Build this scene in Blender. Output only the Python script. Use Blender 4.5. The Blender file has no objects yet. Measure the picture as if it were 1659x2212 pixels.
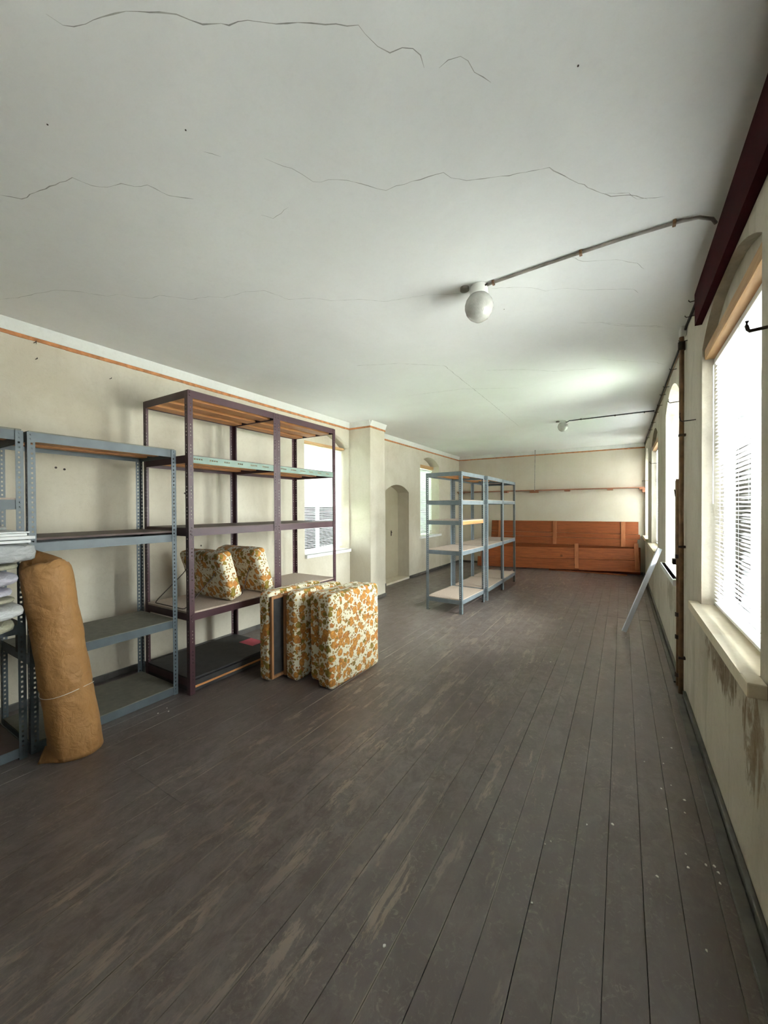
import bpy, bmesh, math, random
from mathutils import Vector, Matrix, noise
random.seed(7)
S = bpy.context.scene
COL = S.collection

# ------------------------------------------------------------------ camera
W_PX, F_PX = 1659.0, 836.0
YAW, PITCH, ROLL = .551637, .009308, .004963
def cam_axes():
    cy, sy = math.cos(YAW), math.sin(YAW)
    f = Vector((-sy*math.cos(PITCH), cy*math.cos(PITCH), -math.sin(PITCH)))
    r = Vector((cy, sy, 0)); d = f.cross(r)
    return r*math.cos(ROLL)+d*math.sin(ROLL), d*math.cos(ROLL)-r*math.sin(ROLL), f
cd = bpy.data.cameras.new('camera'); cam = bpy.data.objects.new('camera', cd); COL.objects.link(cam)
r_, d_, f_ = cam_axes()
M = Matrix((( r_.x, -d_.x, -f_.x, 0), (r_.y, -d_.y, -f_.y, 0), (r_.z, -d_.z, -f_.z, 1.6), (0,0,0,1)))
cam.matrix_world = M
cd.sensor_fit = 'HORIZONTAL'; cd.sensor_width = 36; cd.lens = 36*F_PX/W_PX
cd.clip_start = .02; cd.clip_end = 300
S.camera = cam

# ------------------------------------------------------------------ world, sky, exposure
SKY = 18.5
w = bpy.data.worlds.new('overcast_sky'); S.world = w; w.use_nodes = True
nt = w.node_tree; bg = nt.nodes['Background']
tc = nt.nodes.new('ShaderNodeTexCoord'); sp = nt.nodes.new('ShaderNodeSeparateXYZ')
rp = nt.nodes.new('ShaderNodeValToRGB')
nt.links.new(tc.outputs['Generated'], sp.inputs[0]); nt.links.new(sp.outputs['Z'], rp.inputs[0])
rp.color_ramp.elements[0].position = 0; rp.color_ramp.elements[0].color = (.46, .475, .49, 1)
rp.color_ramp.elements[1].position = 1; rp.color_ramp.elements[1].color = (1.25, 1.27, 1.30, 1)
nt.links.new(rp.outputs[0], bg.inputs[0]); bg.inputs[1].default_value = SKY
S.view_settings.view_transform = 'Standard'; S.view_settings.look = 'None'
S.view_settings.exposure = 2.12; S.view_settings.gamma = 1; S.view_settings.use_curve_mapping = False
S.cycles.use_denoising = True
S.cycles.max_bounces = 12; S.cycles.diffuse_bounces = 8; S.cycles.transparent_max_bounces = 16
S.cycles.sample_clamp_indirect = 12
def portal(y, z, sy, sz, x, right):
    l = bpy.data.lights.new('window_portal', 'AREA'); l.shape = 'RECTANGLE'; l.size = sy; l.size_y = sz
    o = bpy.data.objects.new('window_portal', l); COL.objects.link(o); o.location = (x, y, z)
    l.cycles.is_portal = True
    # local -Z into the room, local X along y
    d = Vector((-1 if right else 1, 0, 0)); zz = -d; xx = Vector((0, 1, 0)); yy = zz.cross(xx)
    o.matrix_world = Matrix(((xx.x, yy.x, zz.x, x), (xx.y, yy.y, zz.y, y), (xx.z, yy.z, zz.z, z), (0,0,0,1)))

# ------------------------------------------------------------------ dimensions (metres)
XR, XL, YB, YN, H = .46, -4.15, 11.03, -1.6, 3.12
RW = [(-.50, .82, .93, 2.66, .19), (2.05, 3.37, .93, 2.66, .19), (4.62, 5.93, .90, 2.72, .19), (7.17, 8.62, .93, 2.70, .20), (9.72, 10.9, .93, 2.70, .2)]
LW = [(4.42, 5.55, .88, 2.68, .2), (8.42, 9.55, .91, 2.70, .18)]
NICHE = (6.80, 7.83, .0, 1.96, .15)

for (a, b, z0, z1, r) in RW: portal((a+b)/2, (z0+z1)/2, b-a, z1-z0+.3, 1.02, True)
for (a, b, z0, z1, r) in LW: portal((a+b)/2, (z0+z1)/2, b-a, z1-z0+.3, -4.68, False)

# ------------------------------------------------------------------ materials
def newmat(name):
    m = bpy.data.materials.new(name); m.use_nodes = True
    n = m.node_tree; b = n.nodes['Principled BSDF']
    return m, n, b
def N(n, t, **kw):
    x = n.nodes.new(t)
    for k, v in kw.items():
        if k in x.inputs: x.inputs[k].default_value = v
        else: setattr(x, k, v)
    return x
def coords(n, scale=(1,1,1), kind='Object'):
    t = N(n, 'ShaderNodeTexCoord'); m = N(n, 'ShaderNodeMapping'); m.inputs['Scale'].default_value = scale
    n.links.new(t.outputs[kind], m.inputs[0]); return m.outputs[0]
def fnoise(n, vec, scale, detail=4, rough=.55, dist=0):
    x = N(n, 'ShaderNodeTexNoise', Scale=scale, Detail=detail, Roughness=rough, Distortion=dist)
    n.links.new(vec, x.inputs['Vector']); return x.outputs['Fac']
def ramp(n, fac, stops):
    r = N(n, 'ShaderNodeValToRGB'); e = r.color_ramp.elements
    while len(e) < len(stops): e.new(.5)
    for i, (p, c) in enumerate(stops):
        e[i].position = p; e[i].color = (c if len(c) == 4 else (*c, 1)) if hasattr(c, '__len__') else (c, c, c, 1)
    n.links.new(fac, r.inputs[0]); return r.outputs[0]
def mix(n, fac, a, b, mode='MIX'):
    x = N(n, 'ShaderNodeMix', data_type='RGBA', blend_type=mode)
    for s, v in ((x.inputs[0], fac), (x.inputs[6], a), (x.inputs[7], b)):
        if hasattr(v, 'is_output'): n.links.new(v, s)
        elif hasattr(v, '__len__'): s.default_value = (*v, 1) if len(v) == 3 else v
        else: s.default_value = v
    return x.outputs[2]
def mth(n, op, a, b=None, c=None):
    x = N(n, 'ShaderNodeMath', operation=op)
    for i, v in enumerate((a, b, c)):
        if v is None: continue
        if hasattr(v, 'is_output'): n.links.new(v, x.inputs[i])
        else: x.inputs[i].default_value = v
    return x.outputs[0]
def bump(n, b, h, strength=.3, dist=.01):
    x = N(n, 'ShaderNodeBump', Strength=strength, Distance=dist)
    n.links.new(h, x.inputs['Height']); n.links.new(x.outputs[0], b.inputs['Normal'])
def simple(name, col, rough=.5, metal=0, var=.15, scale=6, bmp=0, stretch=(1,1,1), spec=.5):
    m, n, b = newmat(name)
    v = coords(n, stretch); f = fnoise(n, v, scale)
    dark = tuple(c*(1-var) for c in col); lite = tuple(min(1, c*(1+var)) for c in col)
    n.links.new(ramp(n, f, [(.3, dark), (.7, lite)]), b.inputs['Base Color'])
    b.inputs['Roughness'].default_value = rough; b.inputs['Metallic'].default_value = metal
    b.inputs['Specular IOR Level'].default_value = spec
    if bmp: bump(n, b, fnoise(n, v, scale*6, 6), bmp, .004)
    return m

def plaster(name, c_base, c_light, c_dark, streak=.35, bmp=.35, stain=None):
    m, n, b = newmat(name)
    v = coords(n); big = fnoise(n, v, 1.1, 5, .6, .6); med = fnoise(n, v, 5, 6, .65, .8)
    vs = coords(n, (4.5, 3.2, .7)); st = fnoise(n, vs, 1.2, 7, .65, .9)
    c = mix(n, ramp(n, big, [(.35, 0), (.65, 1)]), c_base, c_light)
    c = mix(n, mth(n, 'MULTIPLY', ramp(n, st, [(.5, 0), (.72, 1)]), streak), c, c_dark)
    c = mix(n, mth(n, 'MULTIPLY', ramp(n, med, [(.55, 0), (.75, 1)]), .35), c, c_light)
    fine = fnoise(n, v, 30, 5, .7)
    c = mix(n, mth(n, 'MULTIPLY', ramp(n, fine, [(.3, 1), (.5, 0)]), .18), c, c_dark)
    if stain:
        for (cy, cz, ry, rz, col) in stain:
            p = N(n, 'ShaderNodeSeparateXYZ'); t = N(n, 'ShaderNodeTexCoord'); n.links.new(t.outputs['Object'], p.inputs[0])
            dy = mth(n, 'POWER', mth(n, 'ABSOLUTE', mth(n, 'DIVIDE', mth(n, 'SUBTRACT', p.outputs['Y'], cy), ry)), 2)
            dz = mth(n, 'POWER', mth(n, 'ABSOLUTE', mth(n, 'DIVIDE', mth(n, 'SUBTRACT', p.outputs['Z'], cz), rz)), 2)
            d = mth(n, 'ADD', dy, dz)
            nn = fnoise(n, coords(n, (7, 7, 3)), 1.3, 7, .7, 1.2)
            k = mth(n, 'MULTIPLY', ramp(n, mth(n, 'ADD', mth(n, 'MULTIPLY', d, .35), nn), [(.58, 1), (.68, 0)]), ramp(n, fnoise(n, v, 9, 6, .7, .5), [(.3, .35), (.6, .95)]))
            c = mix(n, k, c, col)
    n.links.new(c, b.inputs['Base Color']); b.inputs['Roughness'].default_value = .9
    b.inputs['Specular IOR Level'].default_value = .2
    bump(n, b, mth(n, 'ADD', mth(n, 'MULTIPLY', med, .6), mth(n, 'MULTIPLY', fine, .3)), bmp, .012)
    return m
M_WALL_L = plaster('aged_cream_plaster', (.50,.445,.345), (.60,.555,.455), (.35,.305,.225), .22, .3)
M_WALL_R = plaster('streaked_damp_plaster', (.47,.42,.335), (.59,.545,.46), (.27,.235,.17), .6, .45,
                   [(2.75, .74, .62, .20, (.17,.12,.07)), (2.15, .62, .22, .3, (.20,.14,.08)), (5.2, .62, .7, .25, (.33,.29,.22))])
M_WALL_B = plaster('buff_plaster', (.56,.49,.385), (.60,.54,.44), (.46,.395,.30), .18, .15)
M_CEIL = plaster('whitewashed_ceiling', (.75,.745,.72), (.79,.79,.765), (.67,.66,.63), .12, .10)
M_COVE = plaster('whitewashed_cove', (.62,.62,.58), (.70,.70,.66), (.45,.43,.37), .2, .3)
M_CRACK = simple('plaster_crack', (.36,.35,.315), .95, var=.3, scale=20)

def m_floor():
    m, n, b = newmat('worn_dark_floor_paint')
    v = coords(n); pos = N(n, 'ShaderNodeSeparateXYZ'); n.links.new(v, pos.inputs[0])
    oi = N(n, 'ShaderNodeObjectInfo')
    big = fnoise(n, v, .9, 4, .6, .5)
    c = mix(n, ramp(n, big, [(.35, 0), (.65, 1)]), (.080,.056,.051), (.113,.088,.081))
    c = mix(n, mth(n, 'MULTIPLY', oi.outputs['Random'], .45), c, (.088,.062,.052))
    med = fnoise(n, coords(n, (1, .5, 1)), 9, 6, .7, .8)
    c = mix(n, mth(n, 'MULTIPLY', ramp(n, med, [(.5, 0), (.7, 1)]), .45), c, (.16,.14,.12))
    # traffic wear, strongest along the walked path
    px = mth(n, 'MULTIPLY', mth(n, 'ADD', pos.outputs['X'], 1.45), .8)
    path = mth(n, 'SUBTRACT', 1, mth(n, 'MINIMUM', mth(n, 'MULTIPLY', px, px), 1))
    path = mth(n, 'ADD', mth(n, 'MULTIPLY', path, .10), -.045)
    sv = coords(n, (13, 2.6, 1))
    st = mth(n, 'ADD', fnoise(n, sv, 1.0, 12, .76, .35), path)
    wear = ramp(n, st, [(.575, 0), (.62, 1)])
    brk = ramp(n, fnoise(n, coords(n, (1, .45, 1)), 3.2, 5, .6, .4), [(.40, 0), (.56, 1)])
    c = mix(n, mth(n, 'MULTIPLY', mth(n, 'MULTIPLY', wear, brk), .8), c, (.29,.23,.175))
    # rubbed board edges
    fr = mth(n, 'FRACT', mth(n, 'DIVIDE', mth(n, 'ADD', pos.outputs['X'], 10*.1315+.582), .1315))
    ed = mth(n, 'ABSOLUTE', mth(n, 'SUBTRACT', fr, .5))
    ed = ramp(n, ed, [(.45, 0), (.485, 1)])
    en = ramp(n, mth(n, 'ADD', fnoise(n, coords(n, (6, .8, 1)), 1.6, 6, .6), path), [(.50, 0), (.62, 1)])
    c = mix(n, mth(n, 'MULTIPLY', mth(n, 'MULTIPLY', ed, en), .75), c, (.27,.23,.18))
    dv = ramp(n, fnoise(n, coords(n, (1, .7, 1)), 11, 9, .78, .7), [(.42, 0), (.6, 1)])
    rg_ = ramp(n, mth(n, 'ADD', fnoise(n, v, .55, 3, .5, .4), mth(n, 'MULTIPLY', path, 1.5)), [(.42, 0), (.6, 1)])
    c = mix(n, mth(n, 'MULTIPLY', mth(n, 'MULTIPLY', dv, rg_), .65), c, (.190,.162,.150))  # grey scuffs; part of their paleness paints in light on the mid floor
    # scuffs
    sc = ramp(n, fnoise(n, v, 26, 8, .75, 1.5), [(.54, 0), (.64, 1)])
    c = mix(n, mth(n, 'MULTIPLY', mth(n, 'MULTIPLY', sc, brk), .8), c, (.20,.175,.145))
    n.links.new(c, b.inputs['Base Color'])
    rg = ramp(n, fnoise(n, v, 7, 6, .7, .6), [(.3, .29), (.7, .42)])
    n.links.new(rg, b.inputs['Roughness'])
    b.inputs['Specular IOR Level'].default_value = .75
    bump(n, b, mth(n, 'ADD', fnoise(n, coords(n, (30, 2, 1)), 1.5, 6, .6), mth(n, 'MULTIPLY', med, .6)), .35, .004)
    return m
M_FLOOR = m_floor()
M_SUB = simple('dark_gap_dust', (.012,.010,.009), .95)
M_SKIRT = simple('grey_brown_skirting_paint', (.085,.078,.068), .5, var=.35, scale=9)
M_RAIL = simple('rusty_orange_rail_paint', (.46,.19,.07), .8, var=.35, scale=14, bmp=.3)
M_BEAM = simple('oxblood_beam_paint', (.034,.0015,.004), .9, var=.2, spec=.12)
M_GREY = simple('blue_grey_rack_enamel', (.078,.100,.112), .42, .0, var=.16, scale=9, spec=.55)
M_GREYL = simple('pale_grey_rack_enamel', (.13,.155,.17), .42, .0, var=.16, scale=9, spec=.55)
M_BROWN = simple('oxide_brown_rack_enamel', (.058,.021,.026), .42, .0, var=.15, scale=9, spec=.5)
M_GREEN = simple('mint_green_rack_enamel', (.19,.255,.205), .5, .0, var=.12)
M_CHIP = simple('chipboard', (.42,.335,.27), .8, var=.13, scale=70, bmp=.15)
M_CHIPD = simple('grey_green_hardboard', (.155,.145,.115), .75, var=.15, scale=20)
M_DKB = simple('dark_brown_hardboard', (.085,.05,.042), .6, var=.15, scale=12)
M_BLK = simple('black_painted_board', (.035,.033,.033), .6, var=.3, scale=14)
M_PINK = simple('pink_tape', (.75,.10,.17), .6, var=.05)
def wood(name, c1, c2, axis='y', rough=.6, sc=1.0):
    m, n, b = newmat(name)
    s = {'x': (1.2, 14, 14), 'y': (14, 1.2, 14), 'z': (14, 14, 1.2)}[axis]
    oi = N(n, 'ShaderNodeObjectInfo')
    t = N(n, 'ShaderNodeTexCoord'); add = N(n, 'ShaderNodeVectorMath', operation='ADD')
    cmb = N(n, 'ShaderNodeCombineXYZ')
    k = mth(n, 'MULTIPLY', oi.outputs['Random'], 7)
    for i in range(3): n.links.new(k, cmb.inputs[i])
    n.links.new(t.outputs['Object'], add.inputs[0]); n.links.new(cmb.outputs[0], add.inputs[1])
    mp = N(n, 'ShaderNodeMapping'); mp.inputs['Scale'].default_value = tuple(a*sc for a in s); n.links.new(add.outputs[0], mp.inputs[0])
    g = fnoise(n, mp.outputs[0], 2.2, 7, .62, 1.1)
    c = ramp(n, g, [(.32, c1), (.62, c2)])
    vo = N(n, 'ShaderNodeTexVoronoi', Scale=2.3); n.links.new(add.outputs[0], vo.inputs['Vector'])
    c = mix(n, ramp(n, vo.outputs['Distance'], [(.05, .7), (.09, 0)]), c, tuple(x*.35 for x in c1))
    c = mix(n, mth(n, 'MULTIPLY', oi.outputs['Random'], .3), c, c1)
    n.links.new(c, b.inputs['Base Color']); b.inputs['Roughness'].default_value = rough
    b.inputs['Specular IOR Level'].default_value = .3
    bump(n, b, g, .15, .003)
    return m
M_PINE = wood('orange_pine_board', (.42,.17,.055), (.62,.29,.11), 'y')
M_REDB = wood('red_brown_varnished_board', (.20,.048,.012), (.33,.088,.022), 'x', .5)
M_REDV = wood('red_brown_batten', (.30,.095,.035), (.42,.15,.06), 'z', .6)
M_WALLSH = wood('reddish_shelf_plank', (.26,.105,.055), (.38,.17,.09), 'x', .6)
M_LINTEL = wood('honey_wood_lintel', (.42,.24,.10), (.56,.35,.17), 'y', .55)
M_SILLW = plaster('peeling_cream_sill_paint', (.58,.50,.36), (.70,.64,.52), (.40,.29,.16), .3, .3)
M_WHITE = simple('chalky_white_paint', (.78,.78,.76), .5, var=.06, bmp=.1)
M_WHITE2 = simple('dulled_white_sill', (.62,.62,.60), .6, var=.08)
M_PVC = simple('white_window_frame', (.80,.81,.80), .4, var=.03)
M_IRON = simple('dark_rusty_iron', (.045,.028,.022), .7, .3, var=.4, scale=30)
M_PIPE = simple('ochre_painted_pipe', (.19,.105,.050), .55, var=.35, scale=12)
M_COND = simple('grey_steel_conduit', (.27,.245,.215), .5, .2, var=.3, scale=16)
M_BLACKC = simple('black_cable_sheath', (.03,.028,.025), .6)
M_PORC = simple('porcelain', (.74,.74,.70), .3, var=.05)
M_DOOR = plaster('painted_door_panel', (.41,.355,.245), (.46,.40,.29), (.33,.275,.18), .2, .08)
M_STEEL = simple('bare_steel_wire', (.22,.20,.18), .35, .7)
M_FOOT = M_IRON

def m_slat(name='white_blind_slat', k=.6, g=.80):
    m, n, b = newmat(name)
    tr = N(n, 'ShaderNodeBsdfTranslucent'); tr.inputs[0].default_value = (.86, .86, .88, 1)
    b.inputs['Base Color'].default_value = (g, g, g*1.01, 1); b.inputs['Roughness'].default_value = .5
    mx = N(n, 'ShaderNodeMixShader'); mx.inputs[0].default_value = k
    n.links.new(b.outputs[0], mx.inputs[1]); n.links.new(tr.outputs[0], mx.inputs[2])
    n.links.new(mx.outputs[0], n.nodes['Material Output'].inputs[0]); return m
M_SLAT = m_slat()
M_SLATD = m_slat('dense_white_blind_slat', .10)
M_SLATL = m_slat('lilac_shaded_blind_slat', .035)
M_SLATN = m_slat('thin_white_blind_slat', .26)
M_SLAT1 = m_slat('dusty_white_blind_slat', .08, .68)
def m_glass():
    m = bpy.data.materials.new('window_glass'); m.use_nodes = True; n = m.node_tree; n.nodes.clear()
    t = N(n, 'ShaderNodeBsdfTransparent'); t.inputs[0].default_value = (.94, .97, .95, 1)
    g = N(n, 'ShaderNodeBsdfGlossy'); g.inputs['Roughness'].default_value = .02
    fr = N(n, 'ShaderNodeFresnel'); fr.inputs[0].default_value = 1.45
    mx = N(n, 'ShaderNodeMixShader'); o = N(n, 'ShaderNodeOutputMaterial')
    n.links.new(fr.outputs[0], mx.inputs[0]); n.links.new(t.outputs[0], mx.inputs[1]); n.links.new(g.outputs[0], mx.inputs[2]); n.links.new(mx.outputs[0], o.inputs[0])
    return m
M_GLASS = m_glass()

def m_floral():
    m, n, b = newmat('orange_olive_floral_cloth')
    t = N(n, 'ShaderNodeTexCoord'); nz = N(n, 'ShaderNodeTexNoise', Scale=16, Detail=3)
    n.links.new(t.outputs['Object'], nz.inputs['Vector'])
    sub = N(n, 'ShaderNodeVectorMath', operation='SUBTRACT'); n.links.new(nz.outputs['Color'], sub.inputs[0]); sub.inputs[1].default_value = (.5,.5,.5)
    scl = N(n, 'ShaderNodeVectorMath', operation='SCALE'); scl.inputs['Scale'].default_value = .035; n.links.new(sub.outputs[0], scl.inputs[0])
    add = N(n, 'ShaderNodeVectorMath', operation='ADD'); n.links.new(t.outputs['Object'], add.inputs[0]); n.links.new(scl.outputs[0], add.inputs[1])
    cream, orange, olive, brown = (.66,.61,.46), (.60,.265,.05), (.28,.20,.03), (.38,.16,.035)
    c = cream
    def layer(c, scale, r, seed, cols, keep):
        off = N(n, 'ShaderNodeVectorMath', operation='ADD'); off.inputs[1].default_value = (seed, seed*.7, seed*1.3)
        n.links.new(add.outputs[0], off.inputs[0])
        vo = N(n, 'ShaderNodeTexVoronoi', Scale=scale); n.links.new(off.outputs[0], vo.inputs['Vector'])
        vo.inputs['Randomness'].default_value = .85
        ss = N(n, 'ShaderNodeSeparateColor'); n.links.new(vo.outputs['Color'], ss.inputs[0])
        fc = ramp(n, ss.outputs[0], cols)
        n.nodes[-1].color_ramp.interpolation = 'CONSTANT'
        petal = fnoise(n, add.outputs[0], scale*3.2, 2)
        d = mth(n, 'ADD', vo.outputs['Distance'], mth(n, 'MULTIPLY', mth(n, 'SUBTRACT', petal, .5), .35))
        inside = ramp(n, d, [(r, 1), (r+.03, 0)])
        kp = mth(n, 'GREATER_THAN', ss.outputs[1], 1-keep)
        shade = ramp(n, petal, [(.38, .6), (.6, 1.0)])
        fcol = mix(n, 1.0, fc, shade, 'MULTIPLY')
        ring = ramp(n, d, [(r*.22, .35), (r*.30, 0), (r*.82, 0), (r*.95, .55)])
        fcol = mix(n, ring, fcol, (.27,.12,.03))
        return mix(n, mth(n, 'MULTIPLY', inside, kp), c, fcol)
    c = layer(c, 42, .40, 3.1, [(0, brown), (.35, olive), (.7, (.45,.27,.08))], .72)
    c = layer(c, 14, .47, 0.0, [(0, orange), (.5, (.55,.25,.06)), (.66, olive)], .85)
    c = layer(c, 19, .42, 7.7, [(0, orange), (.4, olive), (.75, (.50,.19,.04))], .6)
    n.links.new(c, b.inputs['Base Color']); b.inputs['Roughness'].default_value = .75
    b.inputs['Specular IOR Level'].default_value = .25
    b.inputs['Sheen Weight'].default_value = .1
    bump(n, b, fnoise(n, t.outputs['Object'], 9, 3), .5, .012)
    return m
M_FLORAL = m_floral()
def m_kraft():
    m, n, b = newmat('brown_kraft_paper')
    v = coords(n); g = fnoise(n, v, 3, 5, .6, .5)
    c = ramp(n, g, [(.3, (.33,.165,.055)), (.7, (.44,.235,.09))])
    vo = N(n, 'ShaderNodeTexVoronoi', Scale=9, feature='DISTANCE_TO_EDGE'); 
    wv = N(n, 'ShaderNodeTexNoise', Scale=6, Detail=4); n.links.new(v, wv.inputs['Vector'])
    ad = N(n, 'ShaderNodeVectorMath', operation='ADD'); sc = N(n, 'ShaderNodeVectorMath', operation='SCALE'); sc.inputs['Scale'].default_value = .25
    n.links.new(wv.outputs['Color'], sc.inputs[0]); n.links.new(v, ad.inputs[0]); n.links.new(sc.outputs[0], ad.inputs[1]); n.links.new(ad.outputs[0], vo.inputs['Vector'])
    h = mth(n, 'ADD', mth(n, 'MULTIPLY', ramp(n, vo.outputs['Distance'], [(0, 0), (.35, 1)]), .5), mth(n, 'MULTIPLY', fnoise(n, v, 14, 5, .6, 1), 1.2))
    n.links.new(c, b.inputs['Base Color']); b.inputs['Roughness'].default_value = .55
    b.inputs['Specular IOR Level'].default_value = .35
    bump(n, b, h, .6, .014); return m
M_KRAFT = m_kraft()
def crumple(name, col, rough=.35, trans=0, b_=.6, sc=7):
    m, n, b = newmat(name); v = coords(n)
    f = fnoise(n, coords(n, (1, 1, 3)), sc, 6, .6, 1.4)
    n.links.new(ramp(n, f, [(.3, tuple(c*.72 for c in col)), (.62, col)]), b.inputs['Base Color'])
    b.inputs['Roughness'].default_value = rough; bump(n, b, f, b_, .03); return m
M_BAGW = crumple('white_plastic_film', (.74,.75,.76))
M_BAGG = crumple('clear_film_over_grey', (.52,.53,.53), .25)
M_LAV = crumple('lavender_white_cloth', (.60,.58,.66), .8)
M_OLV = crumple('yellowish_clear_bag', (.46,.44,.33), .25)
M_SHEET = simple('white_foam_sheet', (.80,.81,.80), .6, var=.04)
M_TUBE = simple('pale_lilac_plastic_strip', (.60,.62,.70), .35, var=.05)
M_CHIPW = simple('white_paint_chip', (.75,.74,.68), .7)
M_FRAMEW = wood('pale_brown_bed_frame_wood', (.26,.12,.05), (.38,.19,.085), 'z', .6)

# ------------------------------------------------------------------ mesh helpers
class MB:
    def __init__(s): s.b = bmesh.new()
    def box(s, x0, x1, y0, y1, z0, z1, bev=0):
        mt = Matrix.Translation(((x0+x1)/2, (y0+y1)/2, (z0+z1)/2)) @ Matrix.Diagonal((abs(x1-x0), abs(y1-y0), abs(z1-z0), 1))
        g = bmesh.ops.create_cube(s.b, size=1, matrix=mt)
        if bev:
            es = list({e for v in g['verts'] for e in v.link_edges})
            bmesh.ops.bevel(s.b, geom=es, offset=bev, segments=2, affect='EDGES', profile=.6)
        return s
    def hexa(s, p):   # 8 points: bottom 4 ccw, top 4
        v = [s.b.verts.new(q) for q in p]
        for f in ((3,2,1,0), (4,5,6,7), (0,1,5,4), (1,2,6,5), (2,3,7,6), (3,0,4,7)): s.b.faces.new([v[i] for i in f])
        return s
    def cyl(s, p, q, r, n=12, r2=None):
        p, q = Vector(p), Vector(q); d = q-p
        rot = d.to_track_quat('Z', 'Y').to_matrix().to_4x4()
        bmesh.ops.create_cone(s.b, cap_ends=True, segments=n, radius1=r, radius2=r if r2 is None else r2, depth=d.length,
                              matrix=Matrix.Translation((p+q)/2) @ rot)
        return s
    def sphere(s, c, r, sx=1, sy=1, sz=1, n=24):
        bmesh.ops.create_uvsphere(s.b, u_segments=n, v_segments=n//2, radius=r, matrix=Matrix.Translation(c) @ Matrix.Diagonal((sx, sy, sz, 1)))
        return s
    def tube(s, pts, r, n=8):
        pts = [Vector(p) for p in pts]; rings = []
        up = Vector((0, 0, 1))
        for i, p in enumerate(pts):
            d = (pts[min(i+1, len(pts)-1)]-pts[max(i-1, 0)]).normalized()
            a = d.cross(up)
            if a.length < .05: a = d.cross(Vector((1, 0, 0)))
            a.normalize(); c = d.cross(a)
            rings.append([s.b.verts.new(p+a*r*math.cos(t)+c*r*math.sin(t)) for t in [2*math.pi*k/n for k in range(n)]])
        for i in range(len(rings)-1):
            for k in range(n):
                s.b.faces.new((rings[i][k], rings[i][(k+1) % n], rings[i+1][(k+1) % n], rings[i+1][k]))
        s.b.faces.new(rings[0][::-1]); s.b.faces.new(rings[-1]); return s
    def mesh(s, name, smooth=False):
        bmesh.ops.recalc_face_normals(s.b, faces=s.b.faces)
        m = bpy.data.meshes.new(name); s.b.to_mesh(m); s.b.free()
        if smooth:
            for p in m.polygons: p.use_smooth = True
        return m
    def build(s, name, mat, parent=None, smooth=False, **kw):
        m = s.mesh(name, smooth); m.materials.append(mat)
        return link(name, m, parent, **kw)
def link(name, mesh, parent=None, loc=None, rot=None, **kw):
    o = bpy.data.objects.new(name, mesh); COL.objects.link(o)
    if parent: o.parent = parent
    if loc is not None: o.location = loc
    if rot is not None: o.rotation_euler = rot
    for k, v in kw.items(): o[k] = v
    return o
def thing(name, label, cat, loc=(0,0,0), rot=(0,0,0), group=None):
    o = bpy.data.objects.new(name, None); COL.objects.link(o); o.empty_display_size = .1
    o.location = loc; o.rotation_euler = rot; o['label'] = label; o['category'] = cat
    if group: o['group'] = group
    return o
def tagm(o, label, cat, group=None):
    o['label'] = label; o['category'] = cat
    if group: o['group'] = group
    return o
def struct(o): o['kind'] = 'structure'; return o
def sempty(name, loc=(0,0,0)):
    o = bpy.data.objects.new(name, None); COL.objects.link(o); o.location = loc; o['kind'] = 'structure'; return o
def auto_smooth(o, ang=.6):
    for p in o.data.polygons: p.use_smooth = True
    for e in o.data.edges: pass
    bm = bmesh.new(); bm.from_mesh(o.data)
    for e in bm.edges:
        if len(e.link_faces) == 2 and e.calc_face_angle(0) > ang: e.smooth = False
    bm.to_mesh(o.data); bm.free()
def arch_z(y, a, b, zs, rise):
    t = (y-(a+b)/2)/((b-a)/2); h = rise
    R = (((b-a)/2)**2+h*h)/(2*h)
    return zs + math.sqrt(max(R*R-((b-a)/2*t)**2, 0))-(R-h)

# ------------------------------------------------------------------ walls
def wall_x(name, x0, x1, mat, ops, y0=YN, y1=YB):
    """wall along y between planes x0 (room face) and x1, with arched openings (a,b,z0,zs,rise)"""
    B = MB(); cur = y0
    def seg(ya, yb, za, zb, zc, zd):
        B.hexa([(x0,ya,za),(x1,ya,za),(x1,yb,zb),(x0,yb,zb),(x0,ya,zc),(x1,ya,zc),(x1,yb,zd),(x0,yb,zd)])
    for (a, b, z0, zs, r) in ops:
        seg(cur, a, 0, 0, H, H)
        if z0 > 0: seg(a, b, 0, 0, z0, z0)
        n = 20; ys = [a+(b-a)*i/n for i in range(n+1)]
        for i in range(n):
            seg(ys[i], ys[i+1], arch_z(ys[i], a, b, zs, r), arch_z(ys[i+1], a, b, zs, r), H, H)
        cur = b
    seg(cur, y1, 0, 0, H, H)
    return struct(B.build(name, mat))
WR = wall_x('wall_right', XR, XR+.5, M_WALL_R, RW)
WL = wall_x('wall_left', XL, XL-.5, M_WALL_L, [LW[0], NICHE, LW[1]])
struct(MB().box(XL-.5, XR+.5, YB, YB+.3, 0, H).build('wall_back', M_WALL_B))
struct(MB().box(XL-.5, XR+.5, YN-.3, YN, 0, H).build('wall_front', M_WALL_B))
ceil = struct(MB().box(XL-.5, XR+.5, YN-.3, YB+.3, H, H+.2).build('ceiling', M_CEIL))
col = struct(MB().box(XL-.02, -3.70, 5.57, 6.05, 0, H, .012).build('wall_column', M_WALL_L))
# niche door
dr = struct(MB().box(XL-.33, XL-.29, NICHE[0]-.03, NICHE[1]+.03, 0, 2.2).build('door_1', M_DOOR))
MB().box(XL-.289, XL-.283, 7.50, 7.53, .98, 1.10, .002).build('lock_plate', M_IRON, dr)
MB().cyl((XL-.29, 7.515, 1.06), (XL-.265, 7.515, 1.06), .009, 10).build('door_knob', M_IRON, dr)
struct(MB().box(XL-.29, XL+.0, NICHE[0]+.002, NICHE[1]-.002, -.02, .035).build('trim_door_step', M_SILLW))

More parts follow.
